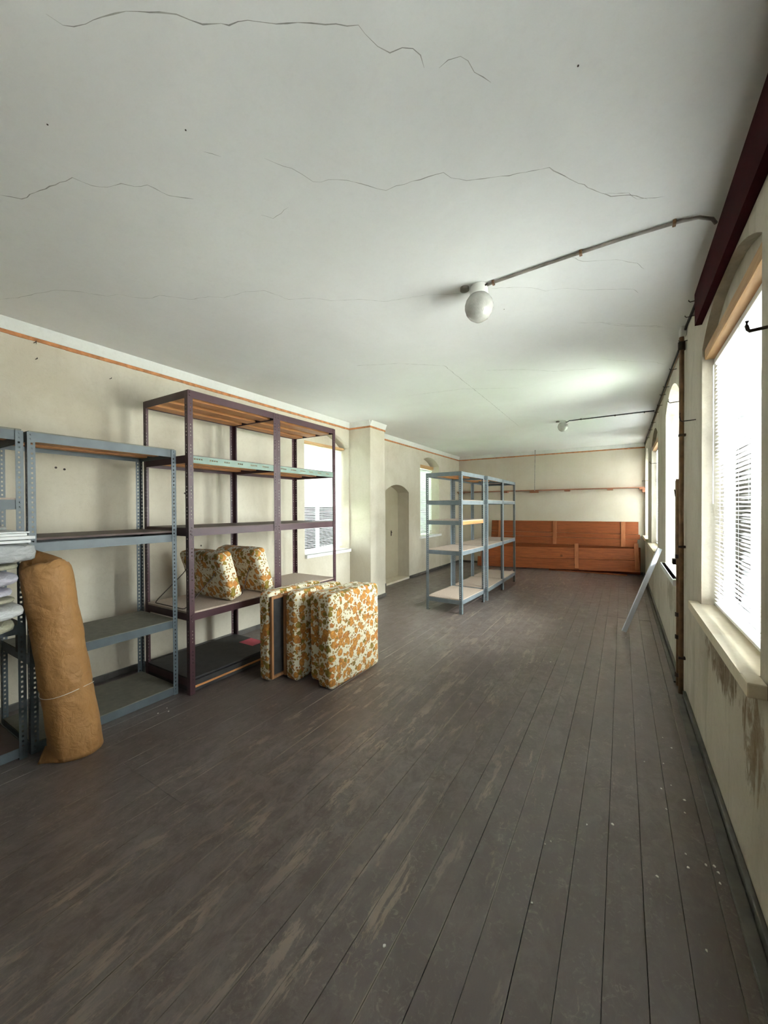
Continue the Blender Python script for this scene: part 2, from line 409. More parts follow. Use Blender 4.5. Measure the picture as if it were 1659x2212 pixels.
# ceiling cracks (traced where they run on the ceiling, metres)
CR = [[(-1.504,0.483),(-1.494,0.522),(-1.47,0.541),(-1.43,0.558),(-1.369,0.576),(-1.323,0.594),(-1.259,0.628),(-1.205,0.664),(-1.166,0.694),(-1.143,0.725),(-1.121,0.751),(-1.07,0.78),(-1.053,0.796),(-1.021,0.805),(-0.968,0.838),(-0.924,0.872),(-0.864,0.905),(-0.795,0.954),(-0.739,0.993),(-0.707,1.01),(-0.702,1.04),(-0.686,1.089),(-0.661,1.126),(-0.619,1.135),(-0.59,1.156),(-0.577,1.186),(-0.583,1.227)],[(-0.54,1.254),(-0.504,1.248),(-0.464,1.26),(-0.447,1.286),(-0.44,1.331),(-0.4,1.394)],[(-2.555,0.635),(-2.499,0.698),(-2.358,0.726),(-2.19,0.769),(-2.142,0.776),(-2.118,0.844),(-2.067,0.886),(-1.989,0.91),(-1.953,0.953),(-1.894,0.978),(-1.87,1.066),(-1.789,1.141)],[(-1.322,1.171),(-1.297,1.217),(-1.257,1.271),(-1.239,1.32),(-1.224,1.375),(-1.195,1.396),(-1.156,1.404),(-1.086,1.452),(-1.019,1.53),(-0.962,1.597),(-0.909,1.599),(-0.795,1.629),(-0.69,1.65),(-0.671,1.696),(-0.616,1.747),(-0.514,1.791),(-0.441,1.825),(-0.278,1.876),(-0.192,2.015),(-0.048,2.209),(0.028,2.246),(0.106,2.323)],[(-3.818,0.941),(-3.68,1.003),(-3.493,1.051),(-3.337,1.103),(-3.217,1.201),(-3.121,1.33),(-3.026,1.357),(-2.987,1.429),(-2.893,1.507),(-2.796,1.52),(-2.728,1.592),(-2.662,1.667),(-2.517,1.715),(-2.438,1.783),(-2.243,1.813),(-2.122,1.871),(-2.062,2.044),(-1.897,2.123),(-1.811,2.225),(-1.609,2.328),(-1.493,2.436),(-1.168,2.533),(-0.92,2.666)],[(-1.518,1.012),(-1.474,1.069)],[(-1.591,1.386),(-1.557,1.437),(-1.433,1.425)],[(-0.775,2.684),(-0.634,2.759),(-0.532,2.831),(-0.459,2.925),(-0.349,2.951),(-0.201,3.067),(-0.061,3.149),(0.066,3.226),(0.097,3.303)],[(-0.266,2.61),(-0.209,2.694),(-0.116,2.743),(-0.034,2.784),(0.028,2.849),(0.08,2.897),(0.119,2.991)],[(-0.319,3.565),(-0.141,3.665),(-0.004,3.791),(0.178,3.946),(0.291,4.039)],[(-0.085,2.169),(-0.029,2.2),(0.027,2.231),(0.061,2.296),(0.103,2.315),(0.178,2.349)],[(-0.144,3.672),(-0.025,3.805),(0.096,3.893),(0.241,3.973),(0.308,4.051)],[(-0.178,4.563),(0.069,4.792),(0.271,4.938),(0.389,5.107)],[(-2.409,3.371),(-2.002,3.551),(-1.617,3.873),(-1.618,4.603),(-1.62,5.591),(-1.641,7.448)],[(-1.282,4.25),(-0.928,4.441),(-0.634,4.695),(-0.233,4.832)],[(-2.473,4.636),(-1.731,4.749),(-1.121,5.093)]]
for ci, line in enumerate(CR):
    pts = []
    for i in range(len(line)-1):
        a, b = Vector(line[i]), Vector(line[i+1]); L = (b-a).length; k = max(1, int(L/.03))
        for j in range(k):
            p = a.lerp(b, j/k); nn = Vector((-(b-a).y, (b-a).x)).normalized() if L else Vector((0, 0))
            pts.append(p + nn*(random.uniform(-.004, .004) if 0 < j else 0))
    pts.append(Vector(line[-1]))
    B = MB(); prev = None; n = len(pts); hw = .0026 if ci in (0, 2, 3) else .0017
    if ci > 12: hw = .003
    for i, p in enumerate(pts):
        d = (pts[min(i+1, n-1)]-pts[max(i-1, 0)]).normalized(); q = Vector((-d.y, d.x))
        w_ = hw*random.uniform(.25, 1)*(.25 if i in (0, n-1) else 1)
        cur = [B.b.verts.new((p.x+q.x*w_, p.y+q.y*w_, H-.0004)), B.b.verts.new((p.x-q.x*w_, p.y-q.y*w_, H-.0004))]
        if prev: B.b.faces.new((prev[0], prev[1], cur[1], cur[0]))
        prev = cur
    B.build('ceiling_crack', M_CRACK, ceil)

for (mx_, my_) in ((-1.49, .92), (-.77, 3.02), (-1.93, .62), (-.06, 1.24), (-.13, 1.50)):
    MB().cyl((mx_, my_, H-.002), (mx_, my_, H+.004), .0032, 8).build('nail_mark', M_IRON, ceil)

# ------------------------------------------------------------------ floor
floor = struct(MB().box(XL-.5, XR+.5, YN-.3, YB+.3, -.10, -.024).build('floor', M_SUB))
i0 = math.ceil((XL+.582)/.1315)-1
x = -.582+i0*.1315; row = 0
while x < XR:
    xa, xb = max(x, XL+.001), min(x+.1315, XR-.001)
    if xb-xa > .01:
        if x > -1.0: cuts = [6.55+random.uniform(-.01, .01)]
        else: cuts = sorted(random.sample([1.2, 3.1, 4.6, 6.3, 7.9, 9.2], 2)) if x < -2 else [random.choice([-.4, 7.4, 8.6])]
        ys = [YN]+cuts+[YB]
        for a, b in zip(ys[:-1], ys[1:]):
            dz = random.uniform(-.0015, .001)
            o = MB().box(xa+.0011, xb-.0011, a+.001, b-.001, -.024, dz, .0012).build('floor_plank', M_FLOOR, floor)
    x += .1315; row += 1

# skirting boards
def skirting(name, pts): 
    B = MB()
    for (x0, x1, y0, y1) in pts: B.box(x0, x1, y0, y1, .001, .055, .004)
    return struct(B.build(name, M_SKIRT))
B = MB(); B.box(XR-.024, XR-.001, YN, 4.09, .001, .05, .006); B.box(XR-.075, XR-.026, YN, 4.09, .001, .018, .005)
B.box(XR-.024, XR-.001, 4.37, YB, .001, .05, .006); B.box(XR-.06, XR-.026, 4.37, YB, .001, .016, .004)
struct(B.build('baseboard_right', M_SKIRT))
skirting('baseboard_left', [(XL+.001, XL+.022, YN, 5.55), (XL+.001, XL+.022, 6.07, NICHE[0]-.01), (XL+.001, XL+.022, NICHE[1]+.01, YB),
                            (XL+.024, -3.70+.02, 5.548, 5.569), (-3.699, -3.679, 5.572, 6.05)])
skirting('baseboard_back', [(XL+.03, XR-.03, YB-.022, YB-.001)])

# picture rail line and cove round the left, column and back walls
def run(name, segs, mat, z0, z1, d0, d1):
    B = MB()
    for (ax, pos, sgn, a, b) in segs:
        n = max(1, int((b-a)/.12))
        for i in range(n):
            u0, u1 = a+(b-a)*i/n, a+(b-a)*(i+1)/n
            jb = random.uniform(-.002, .002) if name == 'trim_rail' else 0
            if ax == 'x': P = [(pos, u0), (pos, u1)]; f = lambda d, u, z: (pos+sgn*d, u, z)
            else: f = lambda d, u, z: (u, pos+sgn*d, z)
            B.hexa([f(.0005, u0, z0+jb), f(d0, u0, z0+jb), f(d0, u1, z0+jb), f(.0005, u1, z0+jb),
                    f(.0005, u0, z1), f(d1, u0, z1), f(d1, u1, z1), f(.0005, u1, z1)])
    return struct(B.build(name, mat))
SEG = [('x', XL, 1, YN, 5.57), ('y', 5.57, -1, XL, -3.69), ('x', -3.70, 1, 5.56, 6.06), ('y', 6.05, 1, XL, -3.69), ('x', XL, 1, 6.05, YB), ('y', YB, -1, XL, XR)]
run('trim_rail', SEG, M_RAIL, 2.998, 3.028, .012, .010)
run('trim_cove', SEG, M_COVE, 3.030, H-.0005, .008, .042)

# steel beam along the top of the right wall
B = MB(); B.hexa([(.42,YN,2.832),(XR-.001,YN,2.832),(XR-.001,3.37,2.832),(.42,3.37,2.832),(.42,YN,H-.001),(XR-.001,YN,H-.001),(XR-.001,3.40,3.07),(.42,3.38,3.05)])
struct(B.build('trim_beam', M_BEAM))

# ------------------------------------------------------------------ windows
def slats(root, xf, a, b, z0, z1, right, pitch, tilt_fn, width=.025, warp=.004, smat=None):
    s = 1 if right else -1
    meshes = []
    for k in range(5):
        B = MB(); n = 14; rows = []
        for i in range(n+1):
            y = -(b-a)/2+(b-a)*i/n
            wv = warp*(math.sin(i*.9+k*1.7)*.4+(k-2)*.15*math.sin(math.pi*i/n))
            rows.append([B.b.verts.new((-width/2, y, wv)), B.b.verts.new((0, y, wv+.002)), B.b.verts.new((width/2, y, wv))])
        for i in range(n):
            for j in range(2): B.b.faces.new((rows[i][j], rows[i+1][j], rows[i+1][j+1], rows[i][j+1]))
        m = B.mesh('slat', True); m.materials.append(smat or M_SLAT); meshes.append(m)
    nS = int((z1-z0)/pitch)
    for i in range(nS):
        z = z1-pitch*(i+.5); t = tilt_fn((z-z0)/(z1-z0))
        o = link('slat', meshes[random.randrange(5)], root, (xf, (a+b)/2, z), (random.uniform(-.0022, .0022), s*t+random.uniform(-.04, .04), 0))
    MB().box(xf-.016, xf+.016, a, b, z1, z1+.032, .002).build('head_rail', M_PVC, root)
    MB().box(xf-.013, xf+.013, a, b, z0-.022, z0-.006, .003).build('bottom_rail', M_PVC, root)
    for f in (.14, .5, .86):
        y = a+(b-a)*f
        MB().tube([(xf-s*.014, y, z1), (xf-s*.014, y, z0)], .0009, 4).build('ladder_cord', M_PVC, root)

def window(idx, a, b, z0, zs, rise, right, xface, lintel, frame_off, fz1):
    s = 1 if right else -1; mats = M_LINTEL
    root = sempty('window_%d' % idx)
    xf = xface+s*frame_off
    X = lambda d: xface+s*d
    def bx(B, d0, d1, *r): B.box(min(X(d0), X(d1)), max(X(d0), X(d1)), *r); return B
    top = fz1
    B = MB(); e = .05
    bx(B, frame_off, frame_off+.06, a, a+e, z0, top, .003); bx(B, frame_off, frame_off+.06, b-e, b, z0, top, .003)
    bx(B, frame_off, frame_off+.06, a+e, b-e, z0, z0+e, .003); bx(B, frame_off, frame_off+.06, a+e, b-e, top-e, top, .003)
    B.build('frame', M_PVC, root)
    yc = (a+b)/2; zt = z0+(top-z0)*.68
    B = MB(); bx(B, frame_off+.005, frame_off+.055, yc-.03, yc+.03, z0+e, top-e, .003); B.build('mullion', M_PVC, root)
    for (ya, yb) in ((a+e, yc-.03), (yc+.03, b-e)):
        B = MB(); bx(B, frame_off+.008, frame_off+.05, ya, yb, zt-.02, zt+.02, .003); B.build('transom', M_PVC, root)
        for (za, zb) in ((z0+e, zt-.02), (zt+.02, top-e)):
            B = MB(); bx(B, frame_off+.028, frame_off+.031, ya, yb, za, zb); B.build('glass_pane', M_GLASS, root)
    if lintel:
        B = MB(); bx(B, lintel[0], lintel[1], a+.001, b-.001, top+.001, zs, .012); B.build('lintel_board', M_LINTEL, root)
        # plastered infill of the arch
        B = MB(); n = 20; d0, d1 = lintel[2], lintel[2]+.15
        for i in range(n):
            y0_, y1_ = a+(b-a)*i/n, a+(b-a)*(i+1)/n
            h0, h1 = arch_z(y0_, a, b, zs, rise)+.002, arch_z(y1_, a, b, zs, rise)+.002
            zz = zs-.02
            B.hexa([(X(d0),y0_,zz),(X(d1),y0_,zz),(X(d1),y1_,zz),(X(d0),y1_,zz),(X(d0),y0_,max(h0, zz+.001)),(X(d1),y0_,max(h0, zz+.001)),(X(d1),y1_,max(h1, zz+.001)),(X(d0),y1_,max(h1, zz+.001))])
        B.build('arch_infill', M_WALL_R if right else M_WALL_L, root)
    return root
def sill(root, a, b, z, xface, s, d_in, d_out, mat, th=.04, over=.10):
    x0, x1 = sorted((xface-s*d_out, xface+s*d_in))
    B = MB(); B.box(x0, x1, a+.001, b-.001, z-.0, z+.008, 0)
    B.box(*sorted((xface-s*d_out, xface-s*.001)), a-over, b+over, z-th, z+.008, .006)
    B.build('window_sill', mat, root)

# right wall
a, b, z0, zs, r = RW[1]
w1 = window(1, a, b, z0+.01, zs, r, True, XR, (.012, .12, .055), .11, 2.585)
sill(w1, a, b, z0, XR, 1, .11, .06, M_SILLW, .05, .10)
bl = thing('venetian_blind', 'white slatted blind in the large near window of the right wall', 'blind', (0, 0, 0))
slats(bl, XR+.075, a+.03, b-.03, .975, 2.545, True, .0245, lambda t: .28, smat=M_SLAT1)
MB().tube([(XR+.045, 2.22, 2.5), (XR+.04, 2.23, 2.1), (XR+.047, 2.36, 1.82), (XR+.047, 2.22, 1.72), (XR+.047, 2.13, 1.5)], .0015, 5).build('pull_cord', M_PVC, bl)
MB().cyl((XR+.05, 3.31, 2.53), (XR+.05, 3.31, 1.62), .003, 6).build('tilt_wand', M_PVC, bl)
a, b, z0, zs, r = RW[2]
w2 = window(2, a, b, z0+.01, zs, r, True, XR, None, .30, 2.9)
sill(w2, a, b, z0, XR, 1, .30, .05, M_WHITE2, .05, .06)
MB().box(XR+.38, XR+.50, a, b, 2.9, 2.95).build('head_board', M_PVC, w2)
a, b, z0, zs, r = RW[3]
w3 = window(3, a, b, z0+.01, zs, r, True, XR, (.012, .12, .055), .11, 2.62)
sill(w3, a, b, z0, XR, 1, .11, .06, M_SILLW, .05, .10)
bl = thing('venetian_blind', 'narrow-looking white slatted blind in the third window along the right wall', 'blind')
slats(bl, XR+.075, a+.03, b-.03, .975, 2.58, True, .0245, lambda t: .8, smat=M_SLATN)
a, b, z0, zs, r = RW[4]
w4 = window(4, a, b, z0+.01, zs, r, True, XR, None, .22, 2.9)
sill(w4, a, b, z0, XR, 1, .22, .05, M_SILLW, .05, .08)
bl = thing('venetian_blind', 'white blind added in the farthest right window to cut the far light', 'blind')
slats(bl, XR+.17, a+.02, b-.02, .975, 2.68, True, .0245, lambda t: 1.1)  # added blind, holds back light at the far end
MB().box(XR+.15, XR+.19, a+.002, b-.002, 2.715, 2.93).build('head_board', M_LINTEL, w4)
a, b, z0, zs, r = RW[0]  # unseen window added to light the near ceiling and left wall
w_fill = window(7, a, b, z0+.01, zs, r, True, XR, (.012, .12, .055), .11, 2.585)
sill(w_fill, a, b, z0, XR, 1, .11, .06, M_SILLW, .05, .10)
bl = thing('venetian_blind', 'white slatted blind in the unseen fill window added beside the camera', 'blind')
slats(bl, XR+.075, a+.03, b-.03, .975, 2.545, True, .0245, lambda t: 1.2, smat=M_SLATD)
# left wall
a, b, z0, zs, r = LW[0]
w5 = window(5, a, b, z0+.01, zs, r, False, XL, (.10, .20, .19), .22, 2.64)
sill(w5, a, b, z0, XL, -1, .22, .05, M_WHITE, .045, .0)
bl = thing('venetian_blind', 'white slatted blind behind the brown rack, its bottom edge hanging askew', 'blind')
slats(bl, XL-.155, a+.02, b-.02, .96, 2.59, False, .025, lambda t: 1.15 if t > .42 else .45, smat=M_SLATL)
MB().box(XL-.165, XL-.145, a+.02, b-.03, 0, .012, .002).build('loose_slat', M_PVC, bl, loc=(0, 0, .955), rot=(.03, 0, 0)).location = (0, 0, .80)
a, b, z0, zs, r = LW[1]
w6 = window(6, a, b, z0+.01, zs, r, False, XL, (.16, .26, .25), .28, 2.62)
sill(w6, a, b, z0, XL, -1, .28, .05, M_WHITE, .045, .05)
bl = thing('venetian_blind', 'white slatted blind in the far left window behind the free-standing racks', 'blind')
slats(bl, XL-.215, a+.02, b-.02, .97, 2.57, False, .025, lambda t: .95, smat=M_SLATD)

# ------------------------------------------------------------------ perforated racks
def flange_faces(B, w, h, holes, hw, hh, org, U, t=.002):
    """thin vertical plate from org along U (unit), with rectangular holes at (u, v)"""
    us = sorted({0, w} | {u-hw for u, v in holes} | {u+hw for u, v in holes})
    vs = sorted({0, h} | {round(v-hh, 5) for u, v in holes} | {round(v+hh, 5) for u, v in holes})
    hs = {(round(u, 4), round(v, 4)) for u, v in holes}
    bm = bmesh.new(); grid = [[bm.verts.new(Vector(org)+Vector(U)*u+Vector((0, 0, v))) for v in vs] for u in us]
    for i in range(len(us)-1):
        for j in range(len(vs)-1):
            cu, cv = (us[i]+us[i+1])/2, (vs[j]+vs[j+1])/2
            if any(abs(cu-a) < hw and abs(cv-c) < hh for a, c in near(holes, cv)): continue
            bm.faces.new((grid[i][j], grid[i+1][j], grid[i+1][j+1], grid[i][j+1]))
    loose = [v for v in bm.verts if not v.link_faces]
    bmesh.ops.delete(bm, geom=loose, context='VERTS')
    r = bmesh.ops.solidify(bm, geom=bm.faces[:], thickness=t)
    m = bpy.data.meshes.new('t'); bm.to_mesh(m); bm.free(); B.b.from_mesh(m); bpy.data.meshes.remove(m)
def near(holes, v): return [h for h in holes if abs(h[1]-v) < .05]
_post = {}
def post_mesh(kind, h, sx, sy, w, mat):
    """L post; corner at origin, flanges run along sx*x and sy*y"""
    k = (kind, h, sx, sy, w, mat.name)
    if k in _post: return _post[k]
    if kind == 'square':
        hv = [.05+.032*i for i in range(int((h-.08)/.032))]; hw, hh = .0055, .0065
    else:
        hv = []; z = .10
        while z < h-.06:
            for j in range(4):
                if z+.031*j < h-.04: hv.append(z+.031*j)
            z += .031*3+.085
        hw, hh = .0042, .0042
    B = MB()
    flange_faces(B, w, h, [(w*.55, v) for v in hv], hw, hh, (0, 0, 0), (sx, 0, 0))
    flange_faces(B, w, h, [(w*.55, v) for v in hv], hw, hh, (0, 0, 0), (0, sy, 0))
    m = B.mesh('post'); m.materials.append(mat); _post[k] = m; return m
def rack(label, group, loc, rz, L, D, Ht, shelves, pm, bm_, kind='square', w=.04, name='shelving_unit'):
    """local axes: front face x=0, rear x=-D; length along y 0..L.  shelves: (ztop, panel, opts)"""
    t = thing(name, label, 'shelving', loc, (0, 0, rz), group)
    for (x, y, sx, sy) in ((0, 0, -1, 1), (0, L, -1, -1), (-D, 0, 1, 1), (-D, L, 1, -1)):
        link('post', post_mesh(kind, Ht, sx, sy, w, pm), t, (x, y, 0))
    bh = .062
    for (zt, pmat, opt) in shelves:
        fm = opt.get('front', bm_); g = .0035
        xi = 0-g
        # front & rear beams between the posts (L angle: web + lip)
        if opt.get('front_holes'):
            bmat = fm; B = MB()
            n = int((L-.02)/.02)
            f = bmesh.new()
            hs = []
            y = .06
            while y < L-.1:
                for j in range(random.choice([3, 4])):
                    hs.append((y+.022*j))
                y += .15
            ys = sorted({.004, L-.004} | {h-.0055 for h in hs} | {h+.0055 for h in hs})
            zs_ = [zt-bh, zt-bh*.42-.006, zt-bh*.42+.006, zt]
            for i in range(len(ys)-1):
                hole = any(abs((ys[i]+ys[i+1])/2-h) < .0055 for h in hs)
                for j in range(3):
                    if hole and j == 1: continue
                    v = [f.verts.new(p) for p in ((-g, ys[i], zs_[j]), (-g, ys[i+1], zs_[j]), (-g, ys[i+1], zs_[j+1]), (-g, ys[i], zs_[j+1]))]
                    f.faces.new(v)
            bmesh.ops.remove_doubles(f, verts=f.verts[:], dist=.0001)
            bmesh.ops.solidify(f, geom=f.faces[:], thickness=.002)
            m = bpy.data.meshes.new('t'); f.to_mesh(m); f.free(); B.b.from_mesh(m)
            B.build('beam', fm, t)
        elif fm:
            B = MB(); B.box(-g-.002, -g, .004, L-.004, zt-bh, zt); B.box(-g-.028, -g-.002, .004, L-.004, zt-bh*.45, zt-bh*.45+.002)
            bm1 = B.build('beam', fm, t)
            for y in (.018, L-.018):
                for dz in (.016, .044): MB().cyl((-g, y, zt-dz), (.006, y, zt-dz), .0058, 6).build('bolt', fm, bm1)
        B = MB(); B.box(-D+g, -D+g+.002, .004, L-.004, zt-bh, zt); B.box(-D+g, -D+g+.028, .004, L-.004, zt-bh*.45, zt-bh*.45+.002)
        B.build('beam', bm_, t)
        for y0 in (g, L-g-.002):
            B = MB(); B.box(-D+.006, -.006, y0, y0+.002, zt-bh, zt); B.build('beam', bm_, t)
        th = .016; off = opt.get('lift', -.004)
        zb = zt-th+off
        if opt.get('planks'):
            k = 3; pw = (D-.03)/k
            for i in range(k):
                MB().box(-D+.014+pw*i+.012, -D+.014+pw*(i+1)-.075, .01, L-.01, zt-.058, zt-.014, .003).build('shelf_plank', M_PINE, t)
            if opt.get('cover'):
                MB().box(-D+.008, -.008, .008, L-.008, zt-.005, zt+.006, .001).build('shelf_board', opt['cover'], t)
            continue
        if pmat: 
            MB().box(-D+.007, -.007, .007, L-.007, zb, zt+off, .0015).build('shelf_board', pmat, t)
        if opt.get('under'):
            for i in range(3):
                xx = -D+.06+i*(D-.2)/2
                MB().box(xx, xx+.09, .012, L-.012, zb-.026, zb-.001, .002).build('support_batten', M_PINE, t)
    for (x, y) in ((0, 0), (0, L), (-D, 0), (-D, L)):
        sx = -1 if x == 0 else 1; sy = 1 if y == 0 else -1
        MB().box(*sorted((x, x+sx*w)), *sorted((y, y+sy*w)), 0, .004).build('foot', M_FOOT, t)
    return t

G = M_GREY
# near grey racks, left wall
rg0 = rack('blue-grey perforated steel rack cut by the left edge, holding stacked plastic bags', 'blue-grey racks against the left wall',
     (-3.285, -.075, .0), 0, .985, .59, 2.11,
     [(2.11, M_CHIPD, {'under': 1, 'lift': .012}), (1.667, M_CHIP, {'lift': .012}), (.868, M_CHIPD, {'lift': 0}), (.075, M_DKB, {})], G, G)
rg1 = rack('blue-grey perforated steel rack with empty shelves behind the paper roll', 'blue-grey racks against the left wall',
     (-3.285, .930, .0), 0, .980, .59, 2.11,
     [(2.11, M_CHIPD, {'under': 1, 'lift': .008}), (1.385, M_DKB, {'lift': .032}), (.642, M_CHIPD, {'lift': .006}), (.066, M_CHIPD, {'lift': .006})], G, G)
for (x_, y_) in ((-3.287, .872), (-3.287, .935)):
    pass
# brown racks
Bm = M_BROWN
rb0 = rack('tall dark brown steel rack holding the two floral cushions', 'tall dark brown racks',
     (-3.15, 1.94, 0), 0, .995, .72, 2.62,
     [(2.62, None, {'planks': 4, 'cover': M_DKB}), (2.062, M_DKB, {'front': M_GREEN, 'front_holes': 1, 'lift': .006, 'under': 1}), (1.43, M_DKB, {'lift': .01}), (.70, M_CHIP, {'lift': .014}), (.13, M_BLK, {'lift': .012, 'front': None})], Bm, Bm, 'group', .045)
rb1 = rack('tall dark brown steel rack standing in front of the left window', 'tall dark brown racks',
     (-3.15, 2.94, 0), 0, .985, .72, 2.62,
     [(2.62, None, {'planks': 4, 'cover': M_DKB}), (2.062, M_DKB, {'front': M_GREEN, 'front_holes': 1, 'lift': .006, 'under': 1}), (1.43, M_DKB, {'lift': .01}), (.70, M_CHIP, {'lift': .014})], Bm, Bm, 'group', .045)
MB().box(-.03, -.005, .01, .985, .05, .068, .002).build('wooden_edge', M_PINE, rb0)
MB().box(-.715, -.01, .01, .985, .02, .112, .003).build('base_board', M_BLK, rb0)
MB().box(-.42, -.20, .82, .98, .1425, .1445).build('pink_tape', M_PINK, rb0)
# free-standing racks in the middle
fr = 'free-standing grey racks in the middle of the room'
ra = rack('near one of the free-standing grey racks, orange wood edge on its middle shelf', fr,
     (-2.043, 5.536, 0), -.05, .955, .60, 2.15,
     [(2.15, M_CHIP, {'under': 1, 'lift': 0}), (1.715, M_CHIP, {'lift': .008}), (1.405, M_CHIP, {'front': None, 'lift': .008}), (.945, M_CHIP, {'lift': .008}), (.205, M_CHIP, {'lift': .012})], M_GREYL, M_GREYL, w=.045)
MB().box(-.03, -.004, .02, .935, 1.345, 1.397, .002).build('wooden_edge', M_PINE, ra)
rb_ = rack('middle one of the three free-standing grey racks with four pale shelves', fr,
     (-1.972, 6.60, 0), 0, 1.02, .63, 2.15,
     [(2.15, M_CHIP, {'under': 1, 'lift': 0}), (1.735, M_CHIP, {'lift': .008}), (.945, M_CHIP, {'lift': .008}), (.205, M_CHIP, {'lift': .012})], M_GREYL, M_GREYL, w=.045)
rc_ = rack('farthest of the free-standing grey racks, nearest the red-brown boards', fr,
     (-1.972, 7.63, 0), 0, 1.0, .63, 2.15,
     [(2.15, M_CHIP, {'lift': 0}), (1.735, M_CHIP, {'lift': .008}), (.945, M_CHIP, {'lift': .008}), (.205, M_CHIP, {'lift': .012})], M_GREYL, M_GREYL, w=.045)

# ------------------------------------------------------------------ floral cushions
def cushion_mesh(dx, dy, dz, r, puff=.01, seed=0, cuts=7):
    bm = bmesh.new(); bmesh.ops.create_cube(bm, size=1, matrix=Matrix.Diagonal((dx-2*r, dy-2*r, dz-2*r, 1)))
    bmesh.ops.subdivide_edges(bm, edges=bm.edges[:], cuts=cuts, use_grid_fill=True)
    hx, hy, hz = dx/2-r, dy/2-r, dz/2-r
    bm.free(); bm = bmesh.new()
    n = 14
    bmesh.ops.create_cube(bm, size=2); bmesh.ops.subdivide_edges(bm, edges=bm.edges[:], cuts=n, use_grid_fill=True)
    for v in bm.verts:
        p = v.co.copy()
        # warp grid towards edges, then rounded-box projection
        q = Vector([math.copysign(abs(c)**.7, c) if c else 0 for c in p])
        full = Vector((q.x*dx/2, q.y*dy/2, q.z*dz/2))
        core = Vector((max(-hx, min(hx, full.x)), max(-hy, min(hy, full.y)), max(-hz, min(hz, full.z))))
        d = full-core
        s = core + (d.normalized()*r if d.length > 1e-6 else d)
        if d.length < 1e-6: s = full
        nn = noise.noise(s*5+Vector((seed*3.1, seed, 0)))*.007
        m_ = max(abs(p.x), 0)
        px, py, pz = abs(full.x)/(dx/2), abs(full.y)/(dy/2), abs(full.z)/(dz/2)
        out = Vector((math.copysign(1, p.x) if abs(p.x) > .999 else 0, math.copysign(1, p.y) if abs(p.y) > .999 else 0, math.copysign(1, p.z) if abs(p.z) > .999 else 0))
        if out.length: out.normalize()
        edge = 1-max(sorted((px, py, pz))[1], 0)**3
        v.co = s + out*(puff*edge+nn)
    m = bpy.data.meshes.new('cover'); bm.to_mesh(m); bm.free()
    for p in m.polygons: p.use_smooth = True
    m.materials.append(M_FLORAL); return m
def floor_cushion(label, x0, x1, y0, y1, h, rz, seed, frame=0, tilt=0, slots=False):
    cx, cy = (x0+x1)/2, (y0+y1)/2
    t = thing('floral_cushion', label, 'cushion', (cx, cy, 0), (0, tilt, rz), 'floral cushions standing on the floor')
    dx, dy = x1-x0, y1-y0
    fw = .03 if frame else 0
    link('cover', cushion_mesh(dx-fw, dy, h, .035, .008, seed), t, (-frame*fw/2, 0, h/2+.002))
    if frame:
        xx = frame*(dx/2-fw/2)
        B = MB()
        B.box(xx-fw/2, xx+fw/2, -dy/2+.004, -dy/2+.026, .03, h-.03, .003); B.box(xx-fw/2, xx+fw/2, dy/2-.03, dy/2-.004, .03, h-.03, .003)
        B.box(xx-fw/2, xx+fw/2, -dy/2+.026, dy/2-.03, .03, .055, .003); B.box(xx-fw/2, xx+fw/2, -dy/2+.026, dy/2-.03, h-.055, h-.03, .003)
        B.build('wooden_frame', M_FRAMEW, t)
        MB().box(xx-fw/2, xx-frame*fw*.1, -dy/2+.027, dy/2-.031, .056, h-.056).build('black_backing', M_BLK, t)
    if slots:
        for z in (.10*h/.8+.02, .62): MB().box(-dx/2-.004, -dx/2+.016, -dy/2+.03, -dy/2+.045, z, z+.09).build('hinge_strap', M_BLK, t)
    return t
floor_cushion('leftmost standing floral cushion, bare wooden frame on its right side', -2.905, -2.735, 2.47, 3.20, .82, -.0, 1, 1)
floor_cushion('second standing floral cushion, wooden frame facing the dark gap', -2.722, -2.55, 2.60, 3.28, .82, -.02, 2, -1)
floor_cushion('third standing floral cushion, squeezed behind the big front one', -2.48, -2.335, 2.70, 3.40, .815, -.02, 3)
floor_cushion('brightly lit floral cushion at the right end of the standing row', -2.315, -2.150, 2.625, 3.37, .83, -.035, 4, 0, 0, True)

def rack_cushion(label, y0, seed, ext):
    # stands on edge along x, top leaning towards -y, held by a wire stand
    L, T, h = .66, .145, .47
    lean = .30
    t = thing('floral_cushion', label, 'cushion', (-3.50, y0, .716), (0, 0, 0), 'floral cushions leaning on the brown rack')
    o = link('cover', cushion_mesh(L, T, h, .035, .006, seed), t, (0, -h/2*math.sin(lean)+T/2*math.cos(lean), h/2*math.cos(lean)+T/2*math.sin(lean)), (lean, 0, 0))
    # wire U stand on the -y side
    def P(x, u):  # point on the leaning -y face at height fraction
        return (x, -u*h*math.sin(lean)-.004, u*h*math.cos(lean))
    a, c = P(-.26, .62), P(.20, .62)
    pts = [(a[0], a[1]+.03, a[2]+.01), a, (a[0]-.01, a[1]-.03, a[2]-.04), (-.27, -ext+.03, .03), (-.255, -ext, .007), (-.235, -ext-.005, .005), (.19, -ext-.005, .005), (.215, -ext, .008), (.225, -ext+.03, .03), (c[0]+.01, c[1]-.03, c[2]-.04), c, (c[0], c[1]+.03, c[2]+.01)]
    MB().tube(pts, .0045, 8).build('wire_stand', M_IRON, t, True)
    return t
rack_cushion('nearer floral cushion leaning on a wire stand on the brown rack', 2.375, 5, .40)
rack_cushion('farther floral cushion leaning on a wire stand, behind the nearer one', 2.785, 6, .24)

